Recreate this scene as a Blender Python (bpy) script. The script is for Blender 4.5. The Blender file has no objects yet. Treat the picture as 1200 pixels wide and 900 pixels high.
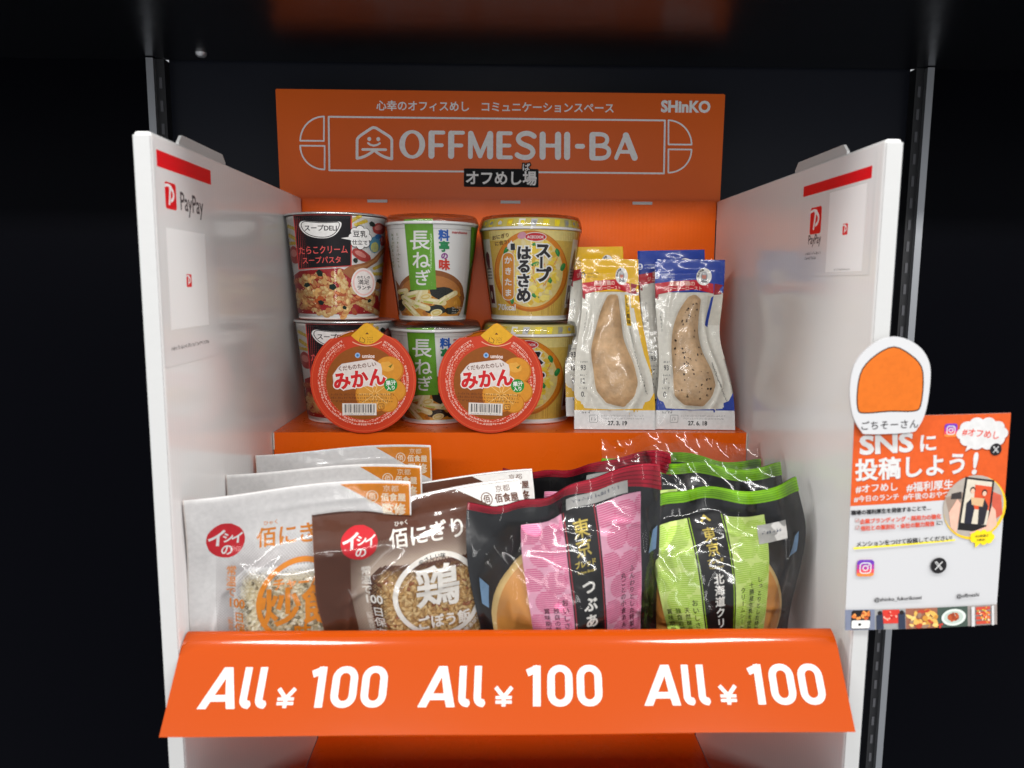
import bpy, bmesh, math, random
import numpy as np
from mathutils import Vector, Matrix
from mathutils.geometry import delaunay_2d_cdt

# ------------------------------------------------------------------ render settings, camera, world, lamps
sc = bpy.context.scene
sc.render.engine = 'CYCLES'
sc.cycles.use_denoising = True
sc.cycles.max_bounces = 10
sc.cycles.diffuse_bounces = 5
sc.cycles.glossy_bounces = 4
sc.cycles.transparent_max_bounces = 24
sc.cycles.caustics_reflective = False
sc.cycles.caustics_refractive = False
sc.cycles.sample_clamp_indirect = 4.0
sc.view_settings.view_transform = 'Standard'
sc.view_settings.look = 'None'
sc.view_settings.exposure = 0.0
sc.view_settings.gamma = 1.0
col = sc.collection

def camera_axes(p, y, r):
    f = Vector((math.sin(y)*math.cos(p), math.cos(y)*math.cos(p), -math.sin(p)))
    rt = Vector((math.cos(y), -math.sin(y), 0)); up = rt.cross(f)
    return rt*math.cos(r)+up*math.sin(r), -rt*math.sin(r)+up*math.cos(r), f
ca, cb, cf = camera_axes(0.1322, 0.0232, 0.0059)
cd = bpy.data.cameras.new('camera'); cam = bpy.data.objects.new('camera', cd); col.objects.link(cam)
M = Matrix((ca, cb, -cf)).transposed().to_4x4(); M.translation = Vector((-.0162, -.4673, -.0892))
cam.matrix_world = M
cd.sensor_width = 36; cd.lens = 885.15/1200*36
cd.clip_start = .01; cd.clip_end = 50
cd.dof.use_dof = True; cd.dof.focus_distance = .70; cd.dof.aperture_fstop = cd.lens/3.6
sc.camera = cam

w = bpy.data.worlds.new('World'); sc.world = w; w.use_nodes = True
w.node_tree.nodes['Background'].inputs[0].default_value = (.93, .96, 1, 1)
w.node_tree.nodes['Background'].inputs[1].default_value = .50

def area_lamp(name, loc, aim, sx, sy, power, colr=(1, .985, .96)):
    l = bpy.data.lights.new(name, 'AREA'); l.shape = 'RECTANGLE'; l.size = sx; l.size_y = sy; l.energy = power; l.color = colr
    o = bpy.data.objects.new(name, l); col.objects.link(o); o.location = loc
    o.rotation_euler = (Vector(aim)-Vector(loc)).to_track_quat('-Z', 'Y').to_euler()
    return o
# ceiling tube lamps in front of and above the cabinet: they cast the edge of the shelf board on to the side panels
for lx, ln, wd, pw in ((-.70, .46, .26, 20), (.76, .46, .26, 20), (-2.1, .7, .075, 33), (2.1, .7, .075, 33)):
    area_lamp('ceiling_tube', (lx, -.78, 1.88), (0, .1, -.2), ln, wd, pw)
# the next row of ceiling lamps, deeper in the room: low enough to reach under the shelf board
area_lamp('ceiling_lamp_row', (0, -4.0, 1.78), (0, .25, -.2), 8.0, .25, 192)
# a narrow bright doorway at the far end of the room
area_lamp('doorway_light', (.03, -4.2, -.1), (0, .3, -.15), .34, 2.3, 15)

# ------------------------------------------------------------------ materials
MATS = {}
def pbr(name, rgb, rough=.5, spec=.5, metal=0, bump=0, bscale=200, coat=0, stretch=None, var=0, vscale=60, bdist=.001):
    if name in MATS: return MATS[name]
    m = bpy.data.materials.new(name); m.use_nodes = True; nt = m.node_tree; b = nt.nodes['Principled BSDF']
    b.inputs['Base Color'].default_value = (*rgb, 1); b.inputs['Roughness'].default_value = rough
    b.inputs['Specular IOR Level'].default_value = spec; b.inputs['Metallic'].default_value = metal
    b.inputs['Coat Weight'].default_value = coat; b.inputs['Coat Roughness'].default_value = .06
    tc = nt.nodes.new('ShaderNodeTexCoord')
    if bump:
        mp = nt.nodes.new('ShaderNodeMapping'); nt.links.new(tc.outputs['Object'], mp.inputs[0])
        mp.inputs['Scale'].default_value = stretch or (1, 1, 1)
        n = nt.nodes.new('ShaderNodeTexNoise'); n.inputs['Scale'].default_value = bscale; n.inputs['Detail'].default_value = 3
        bp = nt.nodes.new('ShaderNodeBump'); bp.inputs['Strength'].default_value = bump; bp.inputs['Distance'].default_value = bdist
        nt.links.new(mp.outputs[0], n.inputs['Vector']); nt.links.new(n.outputs['Fac'], bp.inputs['Height'])
        nt.links.new(bp.outputs[0], b.inputs['Normal'])
        if coat: nt.links.new(bp.outputs[0], b.inputs['Coat Normal'])
    if var:
        n2 = nt.nodes.new('ShaderNodeTexNoise'); n2.inputs['Scale'].default_value = vscale; n2.inputs['Detail'].default_value = 4
        nt.links.new(tc.outputs['Object'], n2.inputs['Vector'])
        mx = nt.nodes.new('ShaderNodeMix'); mx.data_type = 'RGBA'
        mx.inputs[6].default_value = (*[c*(1-var) for c in rgb], 1); mx.inputs[7].default_value = (*[min(1, c*(1+var)) for c in rgb], 1)
        rp = nt.nodes.new('ShaderNodeMapRange'); rp.inputs[1].default_value = .3; rp.inputs[2].default_value = .7
        nt.links.new(n2.outputs['Fac'], rp.inputs[0]); nt.links.new(rp.outputs[0], mx.inputs[0]); nt.links.new(mx.outputs[2], b.inputs['Base Color'])
    MATS[name] = m
    return m
def srgb(r, g, b):
    f = lambda c: (c/255/12.92 if c < 10.3 else ((c/255+.055)/1.055)**2.4)
    return f(r), f(g), f(b)
def ink(r, g, b, rough=.45):
    """printed ink of one colour, given as an everyday 0-255 colour"""
    return pbr('ink_%d_%d_%d' % (r, g, b), srgb(r, g, b), rough, .2, var=.06, vscale=300)
def film(name, rough=.07, gain=1.0, add=.0, tint=(1, 1, 1), bump=.25, bscale=90, bdist=.002, stretch=(1, 1, 1), ior=1.5):
    if name in MATS: return MATS[name]
    m = bpy.data.materials.new(name); m.use_nodes = True; nt = m.node_tree; nt.nodes.clear()
    out = nt.nodes.new('ShaderNodeOutputMaterial'); mix = nt.nodes.new('ShaderNodeMixShader')
    tr = nt.nodes.new('ShaderNodeBsdfTransparent'); tr.inputs[0].default_value = (*tint, 1)
    gl = nt.nodes.new('ShaderNodeBsdfGlossy'); gl.inputs['Roughness'].default_value = rough
    fr = nt.nodes.new('ShaderNodeFresnel'); fr.inputs[0].default_value = ior
    ma = nt.nodes.new('ShaderNodeMath'); ma.operation = 'MULTIPLY_ADD'; ma.inputs[1].default_value = gain; ma.inputs[2].default_value = add; ma.use_clamp = True
    tc = nt.nodes.new('ShaderNodeTexCoord'); mp = nt.nodes.new('ShaderNodeMapping'); mp.inputs['Scale'].default_value = stretch
    n = nt.nodes.new('ShaderNodeTexNoise'); n.inputs['Scale'].default_value = bscale; n.inputs['Detail'].default_value = 2
    bp = nt.nodes.new('ShaderNodeBump'); bp.inputs['Strength'].default_value = bump; bp.inputs['Distance'].default_value = bdist
    L = nt.links.new
    L(tc.outputs['Object'], mp.inputs[0]); L(mp.outputs[0], n.inputs['Vector']); L(n.outputs['Fac'], bp.inputs['Height'])
    L(bp.outputs[0], gl.inputs['Normal']); L(bp.outputs[0], fr.inputs['Normal']); L(fr.outputs[0], ma.inputs[0]); L(ma.outputs[0], mix.inputs[0])
    L(tr.outputs[0], mix.inputs[1]); L(gl.outputs[0], mix.inputs[2]); L(mix.outputs[0], out.inputs[0])
    MATS[name] = m
    return m

def corrugated(name, rgb, axis, pitch=.0045, rough=.22, strength=.12, coat=.0, spec=.5):
    """coated corrugated card: faint flutes show in the gloss"""
    m = pbr(name, rgb, rough, spec, coat=coat); nt = m.node_tree; b = nt.nodes['Principled BSDF']
    tc = [n for n in nt.nodes if n.type == 'TEX_COORD'][0]
    wv = nt.nodes.new('ShaderNodeTexWave'); wv.bands_direction = axis; wv.inputs['Scale'].default_value = .314/pitch; wv.inputs['Distortion'].default_value = .6
    wv.inputs['Detail'].default_value = 1; wv.inputs['Detail Scale'].default_value = .6
    n = nt.nodes.new('ShaderNodeTexNoise'); n.inputs['Scale'].default_value = 28; n.inputs['Detail'].default_value = 3
    ad = nt.nodes.new('ShaderNodeMath'); ad.operation = 'MULTIPLY_ADD'; ad.inputs[1].default_value = 1.6
    bp = nt.nodes.new('ShaderNodeBump'); bp.inputs['Strength'].default_value = strength; bp.inputs['Distance'].default_value = .0006
    L = nt.links.new
    L(tc.outputs['Object'], wv.inputs[0]); L(tc.outputs['Object'], n.inputs[0]); L(n.outputs['Fac'], ad.inputs[0]); L(wv.outputs['Fac'], ad.inputs[2])
    sm = nt.nodes.new('ShaderNodeTexNoise'); sm.inputs['Scale'].default_value = 9; sm.inputs['Detail'].default_value = 6; sm.inputs['Roughness'].default_value = .7
    mr = nt.nodes.new('ShaderNodeMapRange'); mr.inputs[1].default_value = .35; mr.inputs[2].default_value = .7; mr.inputs[3].default_value = rough*.8; mr.inputs[4].default_value = rough*1.5
    L(tc.outputs['Object'], sm.inputs[0]); L(sm.outputs['Fac'], mr.inputs[0]); L(mr.outputs[0], b.inputs['Roughness'])
    L(ad.outputs[0], bp.inputs['Height']); L(bp.outputs[0], b.inputs['Normal'])
    return m

# ------------------------------------------------------------------ printed graphics: text and shapes as thin mesh layers
_GL = {}
def _text_loops(s, res=3):
    c = bpy.data.curves.new('glyph', 'FONT'); c.body = s; c.size = 1; c.fill_mode = 'NONE'; c.resolution_u = res
    o = bpy.data.objects.new('glyph', c); col.objects.link(o)
    dg = bpy.context.evaluated_depsgraph_get(); me = bpy.data.meshes.new_from_object(o.evaluated_get(dg))
    vs = [(v.co.x, v.co.y) for v in me.vertices]; adj = {}
    for e in me.edges:
        a, b = e.vertices; adj.setdefault(a, []).append(b); adj.setdefault(b, []).append(a)
    seen = set(); loops = []
    for a in adj:
        if a in seen: continue
        lp = [a]; seen.add(a); cur = a
        while True:
            nx = [q for q in adj[cur] if q not in seen]
            if not nx: break
            cur = nx[0]; seen.add(cur); lp.append(cur)
        pts = [vs[i] for i in lp]; out = [pts[0]]
        for p in pts[1:]:
            if abs(p[0]-out[-1][0])+abs(p[1]-out[-1][1]) > 1e-4: out.append(p)
        if len(out) > 2: loops.append(np.array(out))
    bpy.data.objects.remove(o); bpy.data.curves.remove(c); bpy.data.meshes.remove(me)
    return loops
def area2(p): return float(np.sum(p[:, 0]*np.roll(p[:, 1], -1)-np.roll(p[:, 0], -1)*p[:, 1]))
def inside(pt, poly):
    x, y = pt; xs, ys = poly[:, 0], poly[:, 1]; xn, yn = np.roll(xs, -1), np.roll(ys, -1)
    m = (ys > y) != (yn > y)
    return int(np.sum(x < (xn[m]-xs[m])*(y-ys[m])/(yn[m]-ys[m])+xs[m])) % 2 == 1
def glyph(ch):
    if ch in _GL: return _GL[ch]
    lp = _text_loops(ch) if ch not in ' 　' else []
    out = []
    for i, p in enumerate(lp):
        d = sum(inside(p[0]+1e-5, q) for j, q in enumerate(lp) if j != i)
        want = 1 if d % 2 == 0 else -1
        out.append(p if area2(p)*want > 0 else p[::-1])
    if ord(ch) > 0x2E00 or ch in '　…': adv = 1.0
    else:
        def wd(s):
            q = _text_loops(s); a = np.concatenate(q); return a[:, 0].max()-a[:, 0].min()
        adv = wd('H'+ch+'H')-wd('HH')
    _GL[ch] = (out, adv)
    return _GL[ch]
def fatten(p, d):
    if not d: return p
    a, b = np.roll(p, 1, 0), np.roll(p, -1, 0)
    def nrm(v): return v/np.maximum(np.linalg.norm(v, axis=1, keepdims=True), 1e-9)
    e1, e2 = nrm(p-a), nrm(b-p); n1 = np.stack([e1[:, 1], -e1[:, 0]], 1); n2 = np.stack([e2[:, 1], -e2[:, 0]], 1)
    m = nrm(n1+n2); k = np.clip(np.sum(m*n1, 1, keepdims=True), .55, 1)
    return p+m*d/k
def disc(cx, cy, rx, ry=None, n=32, a0=0, rot=0):
    ry = ry or rx; t = np.linspace(0, 2*math.pi, n, endpoint=False)+a0
    p = np.stack([rx*np.cos(t), ry*np.sin(t)], 1); c, s = math.cos(rot), math.sin(rot)
    return p@np.array([[c, s], [-s, c]])+[cx, cy]
def rect(x0, y0, x1, y1): return np.array([(x0, y0), (x1, y0), (x1, y1), (x0, y1)], float)
def rrect(x0, y0, x1, y1, r, n=6):
    o = []
    for cx, cy, a in ((x1-r, y0+r, -90), (x1-r, y1-r, 0), (x0+r, y1-r, 90), (x0+r, y0+r, 180)):
        for i in range(n+1):
            t = math.radians(a+90*i/n); o.append((cx+r*math.cos(t), cy+r*math.sin(t)))
    return np.array(o)
def blob(cx, cy, rx, ry=None, n=14, irr=.2, rng=random, rot=None):
    ry = ry or rx; rot = rng.uniform(0, 6.28) if rot is None else rot; o = []
    for i in range(n):
        t = 2*math.pi*i/n; k = 1+rng.uniform(-irr, irr); x, y = rx*k*math.cos(t), ry*k*math.sin(t)
        o.append((cx+x*math.cos(rot)-y*math.sin(rot), cy+x*math.sin(rot)+y*math.cos(rot)))
    return np.array(o)
def stroke(pts, wd, cap=True):
    """a pen line as overlapping counter-clockwise pieces (filled as their union)"""
    pts = np.asarray(pts, float); out = []; h = wd/2
    for a, b in zip(pts[:-1], pts[1:]):
        d = b-a; L = np.hypot(*d)
        if L < 1e-9: continue
        n = np.array([-d[1], d[0]])/L*h; out.append(np.array([a-n, b-n, b+n, a+n]))
    js = pts if cap else pts[1:-1]
    for p in js: out.append(disc(p[0], p[1], h*.995, n=12, a0=.1))
    return out
def arc(cx, cy, r, a0, a1, n=16, ry=None):
    ry = ry or r
    return [(cx+r*math.cos(math.radians(a0+(a1-a0)*i/n)), cy+ry*math.sin(math.radians(a0+(a1-a0)*i/n))) for i in range(n+1)]
def bez(p0, p1, p2, n=10):
    p0, p1, p2 = map(np.array, (p0, p1, p2))
    return [tuple(p0*(1-t)**2+2*p1*t*(1-t)+p2*t*t) for t in np.linspace(0, 1, n+1)]

def fill(contours, g=None):
    """triangles of the union (non-zero winding) of oriented contours; g adds points so that the sheet can bend"""
    S = 1000.0; V = []; E = []; A = []
    for p in contours:
        p = np.asarray(p, float)*S
        if g:
            q = []
            for a, b in zip(p, np.roll(p, -1, 0)):
                k = max(1, int(math.ceil(np.hypot(*(b-a))/(g*S))))
                q.extend(a+(b-a)*i/k for i in range(k))
            p = np.array(q)
        b0 = len(V); n = len(p)
        V.extend(p); E.extend((b0+i, b0+(i+1) % n) for i in range(n)); A.append((p, np.roll(p, -1, 0)))
    if not V: return np.zeros((0, 2)), []
    V = np.array(V)
    if g:
        lo, hi = V.min(0), V.max(0); st = g*S
        if (hi-lo).max() > st:
            xs = np.arange(lo[0]+st*.51, hi[0], st); ys = np.arange(lo[1]+st*.53, hi[1], st)
            if len(xs) and len(ys):
                gx, gy = np.meshgrid(xs, ys); V = np.concatenate([V, np.stack([gx.ravel(), gy.ravel()], 1)])
    r = delaunay_2d_cdt([Vector((float(a), float(b))) for a, b in V], E, [], 0, 1e-4)
    P = np.array([(v.x, v.y) for v in r[0]]); T = [f for f in r[2] if len(f) == 3]
    if not T: return np.zeros((0, 2)), []
    Ta = np.array(T); C = P[Ta].mean(1)
    a = np.concatenate([x[0] for x in A]); b = np.concatenate([x[1] for x in A])
    cx, cy = C[:, :1], C[:, 1:]
    up = (a[:, 1] <= cy) & (b[:, 1] > cy); dn = (a[:, 1] > cy) & (b[:, 1] <= cy)
    side = (b[:, 0]-a[:, 0])*(cy-a[:, 1])-(cx-a[:, 0])*(b[:, 1]-a[:, 1])
    wn = np.sum(up & (side > 0), 1)-np.sum(dn & (side < 0), 1)
    return P/S, [t for t, k in zip(T, wn > 0) if k]

class Art:
    """layers of ink in the flat coordinates of one printed sheet"""
    def __init__(s, step=1e-5, auto=False): s.items = []; s.k = 0; s.step = step; s.b = None; s.auto = auto; s.bb = []
    def add(s, contours, mat, ccw=True, k=None, g=0):
        if ccw: contours = [p if area2(np.asarray(p)) > 0 else np.asarray(p)[::-1] for p in contours]
        s.k += 1
        if s.b: s.k = s.b[0]+1+(s.k-s.b[0]-1) % s.b[1]
        if s.auto: k = s.over(np.concatenate([np.asarray(p, float) for p in contours])) if contours else 1
        s.items.append((contours, mat, s.k if k is None else k, g))
    def block(s, n=0):
        """many overlapping pieces reuse n layers; block() ends it"""
        if s.b: s.k = s.b[0]+s.b[1]
        s.b = (s.k, n) if n else None
    def over(s, P):
        """one layer above whatever this piece lies on"""
        lo, hi = P.min(0), P.max(0); k = 1+max([q for q, l, h in s.bb if np.all(lo < h) and np.all(hi > l)], default=0)
        s.bb.append((k, lo, hi)); return k
    def hole(s, outer, holes, mat):
        o = outer if area2(outer) > 0 else outer[::-1]
        s.add([o]+[h if area2(h) < 0 else h[::-1] for h in holes], mat, ccw=False)
    def ring(s, cx, cy, r, wd, mat, n=48, ry=None, rot=0):
        ry = ry or r; s.hole(disc(cx, cy, r, ry, n, rot=rot), [disc(cx, cy, r-wd, ry-wd, n, rot=rot)], mat)
    def outline(s, poly, wd, mat): s.add(stroke(list(poly)+[poly[0]], wd), mat)
    def text(s, t, x, y, size, mat, bold=0., vert=False, align='c', sx=1., shear=0., rot=0., pitch=1., halo=None, halo_w=.08):
        cs = []; pen = 0.
        for ch in t:
            lp, adv = glyph(ch); q = []
            for p in lp:
                p = p.copy()
                if vert:
                    if ch in 'ー…（）()': p = np.stack([p[:, 1]-.37, .5-p[:, 0]], 1)+[0, 0]
                    else: p = p-[adv/2, .37]
                    if ch in 'ゃっゅョュャッ、。': p = p+[.12, .12]
                    p = p+[0, -pen]
                else: p = p+[pen, -.37]
                q.append(p)
            cs.append(q); pen += (1. if vert else adv)*pitch
        tot = pen-(pitch-1)
        c, sn = math.cos(rot), math.sin(rot)
        def place(b):
            o = []
            for q in cs:
                for p in q:
                    p = fatten(p, b) if b else p.copy()
                    if vert: p = p+[0, {'c': (tot-1)/2, 't': -.5, 'l': -.5}[align]]
                    else: p = p-[{'c': tot/2, 'l': 0, 'r': tot}[align], 0]
                    p = p*[size*sx, size]; p[:, 0] += shear*p[:, 1]
                    o.append(p@np.array([[c, sn], [-sn, c]])+[x, y])
            return o
        if halo is not None: s.add(place(bold+halo_w), halo, ccw=False)
        s.add(place(bold), mat, ccw=False)
    def arctext(s, t, cx, cy, r, a_mid, size, mat, bold=0., pitch=1.05, inward=False):
        wds = [glyph(ch)[1]*size*pitch for ch in t]; tot = sum(wds); a = math.radians(a_mid)+(tot/2/r)*(-1 if inward else 1)
        for ch, wd in zip(t, wds):
            d = wd/2/r; a += d if inward else -d
            s.text(ch, cx+r*math.cos(a), cy+r*math.sin(a), size, mat, bold, rot=a-math.pi/2+(math.pi if inward else 0))
            s.k -= 1; a += d if inward else -d
    def scribble(s, x0, x1, y, h, mat, rng, n=None, vert=False):
        """a line of print too small to read: a row of short uneven strokes"""
        cs = []; p = x0
        while p < x1-h*.5:
            wd = h*rng.uniform(.55, 1.0)
            for _ in range(3):
                a, b = p+rng.uniform(0, wd*.7), y+rng.uniform(-.45, .35)*h
                if rng.random() < .5: r = rect(a, b, a+wd*rng.uniform(.3, .6), b+h*.13)
                else: r = rect(a, y-h*.45, a+h*.13, y-h*.45+h*rng.uniform(.4, .9))
                cs.append(r if not vert else r[:, ::-1]*[1, -1])
            p += wd*1.12
        s.add(cs, mat)
    def dots(s, centres, mat, n=7):
        s.k += 1; s.items.append((('dots', centres, n), mat, s.over(np.asarray(centres)[:, :2]) if s.auto else s.k, 0))

class MB:
    """collects the faces of ONE mesh object"""
    def __init__(s): s.v = []; s.f = []; s.m = []; s.s = []; s.mats = []; s.n = 0
    def mi(s, m):
        if m not in s.mats: s.mats.append(m)
        return s.mats.index(m)
    def add(s, V, F, mat, smooth=False):
        i = s.mi(mat); V = np.asarray(V, float).reshape(-1, 3); s.v.append(V)
        for f in F: s.f.append(tuple(int(q)+s.n for q in f)); s.m.append(i); s.s.append(smooth)
        s.n += len(V)
    def box(s, a, b, mat):
        x0, y0, z0 = a; x1, y1, z1 = b
        V = [(x, y, z) for z in (z0, z1) for y in (y0, y1) for x in (x0, x1)]
        s.add(V, [(0, 2, 3, 1), (4, 5, 7, 6), (0, 1, 5, 4), (2, 6, 7, 3), (0, 4, 6, 2), (1, 3, 7, 5)], mat)
    def grid(s, P, mat, smooth=True, flip=False, closed=False):
        n, m = P.shape[:2]; F = []
        for i in range(n-1):
            for j in range(m if closed else m-1):
                k = (j+1) % m; q = (i*m+j, i*m+k, (i+1)*m+k, (i+1)*m+j); F.append(q[::-1] if flip else q)
        s.add(P.reshape(-1, 3), F, mat, smooth)
    def lathe(s, prof, mat, n=72, smooth=True):
        t = np.linspace(0, 2*math.pi, n, endpoint=False)
        P = np.array([[(r*math.sin(a), -r*math.cos(a), z) for a in t] for r, z in prof]); s.grid(P, mat, smooth, closed=True)
    def prism(s, poly, mapf, h0, h1, mat, g=None):
        """flat outline with thickness; mapf(u, v, h)"""
        poly = np.asarray(poly, float); poly = poly if area2(poly) > 0 else poly[::-1]
        P, T = fill([poly], g)
        s.add(mapf(P[:, 0], P[:, 1], np.full(len(P), h1)), T, mat); s.add(mapf(P[:, 0], P[:, 1], np.full(len(P), h0)), [t[::-1] for t in T], mat)
        n = len(poly); A = mapf(poly[:, 0], poly[:, 1], np.full(n, h0)); B = mapf(poly[:, 0], poly[:, 1], np.full(n, h1))
        s.add(np.concatenate([A, B]), [(i, (i+1) % n, n+(i+1) % n, n+i) for i in range(n)], mat)
    def art(s, art, mapf, base=2e-5, g=None, smooth=False):
        for cs, mat, k, gg in art.items:
            h = base+k*art.step
            if isinstance(cs, tuple):
                _, ce, n = cs; ce = np.asarray(ce); t = np.linspace(0, 2*math.pi, n, endpoint=False)
                P = (ce[:, None, :2]+ce[:, None, 2:3]*np.stack([np.cos(t), np.sin(t)], 1)[None]).reshape(-1, 2)
                T = [tuple(range(i*n, i*n+n)) for i in range(len(ce))]
            else: P, T = fill(cs, gg or g)
            if len(P): s.add(mapf(P[:, 0], P[:, 1], np.full(len(P), h)), T, mat, smooth)
    def build(s, name, parent=None):
        me = bpy.data.meshes.new(name); V = np.concatenate(s.v) if s.v else np.zeros((0, 3))
        me.from_pydata([tuple(map(float, p)) for p in V], [], s.f)
        for m in s.mats: me.materials.append(m)
        me.polygons.foreach_set('material_index', s.m); me.polygons.foreach_set('use_smooth', s.s); me.update()
        o = bpy.data.objects.new(name, me); col.objects.link(o)
        if parent is not None: o.parent = parent
        return o

def tag(o, label=None, cat=None, group=None, kind=None):
    if label: o['label'] = label
    if cat: o['category'] = cat
    if group: o['group'] = group
    if kind: o['kind'] = kind
    return o
def thing(name, label, cat, loc=(0, 0, 0), rot=(0, 0, 0), group=None):
    o = bpy.data.objects.new(name, None); col.objects.link(o); o.location = loc; o.rotation_euler = rot; o.empty_display_size = .02
    return tag(o, label, cat, group)
def dup(root, loc, rot, label, group=None):
    r = root.copy(); col.objects.link(r); r.location = loc; r.rotation_euler = rot; tag(r, label, None, group)
    for ch in list(root.children):
        c = ch.copy(); col.objects.link(c); c.parent = r
        for g in ch.children:
            d = g.copy(); col.objects.link(d); d.parent = c
    return r
WHITE = ink(236, 234, 232); BLACK = ink(22, 20, 22, .6); RED = ink(214, 28, 36)
ALLTEXT = '長ねぎ料亭の味OFFMESHI-BA¥100Allオフめし場ば心幸フィスコミュニケーションスペSHinKOPayたらこクリムプパDELI豆乳仕立てわ満足ランチ国産若鶏ジュロト・レモ風はるさかきま70kcalくだものしい果汁入り佰にひゃ炒飯ごぼうハャ常温で日保存可製造より京都食屋監修やばく質グラ東ブッドつぶあ北海道'
for _c in sorted(set(ALLTEXT)): glyph(_c)

# ------------------------------------------------------------------ the cabinet bay
cab = thing('display_cabinet', 'black glossy cabinet bay with slotted metal uprights standing behind the orange box', 'cabinet', (.035, .386, -.62))
def at(o): return np.array(o.location)
black_lam = pbr('black_laminate', (.0130, .0145, .0210), .30, .16, bump=.03, bscale=300)
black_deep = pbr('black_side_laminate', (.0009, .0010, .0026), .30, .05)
under_lam = pbr('black_shelf_laminate', (.003, .0035, .005), .27, .8, bump=.12, bscale=40, bdist=.004)
steel = pbr('dull_steel', (.42, .43, .45), .38, .5, metal=.9)
slot_m = pbr('slot_grey', (.09, .09, .1), .5, .5)
dark_steel = pbr('black_painted_steel', (.012, .012, .014), .4, .5)
def cpart(name, mat, boxes, bevel=0):
    mb = MB()
    for a, b in boxes: mb.box(np.array(a)-at(cab), np.array(b)-at(cab), mat)
    return mb.build(name, cab)
cpart('back_panel', black_lam, [((-.365, .386, -1.3), (.437, .402, .7))])
for x0, x1 in ((-1.5, -.379), (.451, 1.5)): cpart('bay_panel', black_deep, [((x0, .380, -1.3), (x1, .40, .7))])
cpart('overhead_shelf', under_lam, [((-1.5, -.03, .1435), (1.5, .3795, .1735))])
cpart('base_shelf', black_deep, [((-.21, .03, -.64), (.21, .3795, -.615))])
for xa, sgn in ((-.379, 1), (.451, -1)):
    mb = MB(); mb.box(np.array((xa if sgn > 0 else xa-.014, .3735, -1.3))-at(cab), np.array((xa+.014 if sgn > 0 else xa, .3865, .143))-at(cab), dark_steel)
    up = mb.build('upright', cab)
    e = MB(); a, b = sorted((xa-.0025*sgn, xa+.0050*sgn)); e.box(np.array((a, .3675, -1.299))-at(cab), np.array((b, .3733, .1425))-at(cab), steel); e.build('edge_bar', up)
    s = MB(); z = -1.25
    while z < .13:
        a, b = sorted((xa+.0082*sgn, xa+.0112*sgn)); s.box(np.array((a, .3727, z))-at(cab), np.array((b, .3734, z+.011))-at(cab), slot_m); z += .0235
    s.build('slot', up)
mb = MB(); mb.lathe([(0.0001, -.0045), (.0035, -.0042), (.0055, -.002), (.0058, 0)], pbr('zinc', (.55, .55, .56), .35, .5, metal=.8), 24)
pg = mb.build('screw', cab); pg.location = Vector((-.318, .352, .1434))-cab.location

# ------------------------------------------------------------------ the cardboard display box
ORANGE = (.80, .118, .0045)
orange = corrugated('orange_card', ORANGE, 'X', .0042, .26, .045, spec=.22)
orange_plain = pbr('orange_flap_card', (.42, .056, .003), .10, .4, bump=.04, bscale=22, bdist=.002)
orange_head = pbr('orange_header_card', (.86, .135, .008), .36, .3, bump=.08, bscale=18, bdist=.003)
white_card = corrugated('white_card', (.79, .785, .78), 'Y', .0040, .12, .05, spec=.55)
white_edge = pbr('white_card_edge', (.52, .52, .515), .5, .4, bump=.1, bscale=150)
raw_card = pbr('raw_card_edge', (.62, .56, .50), .8, .2)
box = thing('display_box', 'orange and white cardboard display box with lettered header and price flap', 'display box', (0, .175, -.614))
O = at(box)
def bevel(o, wd, seg=2):
    m = o.modifiers.new('bevel', 'BEVEL'); m.width = wd; m.segments = seg; m.limit_method = 'ANGLE'; return o
def bpart(name, boxes, bev=0):
    mb = MB()
    for a, b, m in boxes: mb.box(np.array(a)-O, np.array(b)-O, m)
    o = mb.build(name, box)
    return bevel(o, bev) if bev else o
HB = [(-.2185, .2195, -.614), ]
bpart('back_board', [((-.2195, .3515, -.6125), (.2195, .3545, -.0006), orange)])
bpart('floor_board', [((-.2195, .0, -.6145), (.2195, .3512, -.612), orange)])
step = bpart('step_shelf', [((-.2192, .2195, -.3858), (.2192, .2225, -.2262), orange), ((-.2192, .2195, -.2262), (.2192, .3512, -.2232), orange)])
step.data.name = 'step_shelf'
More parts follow.
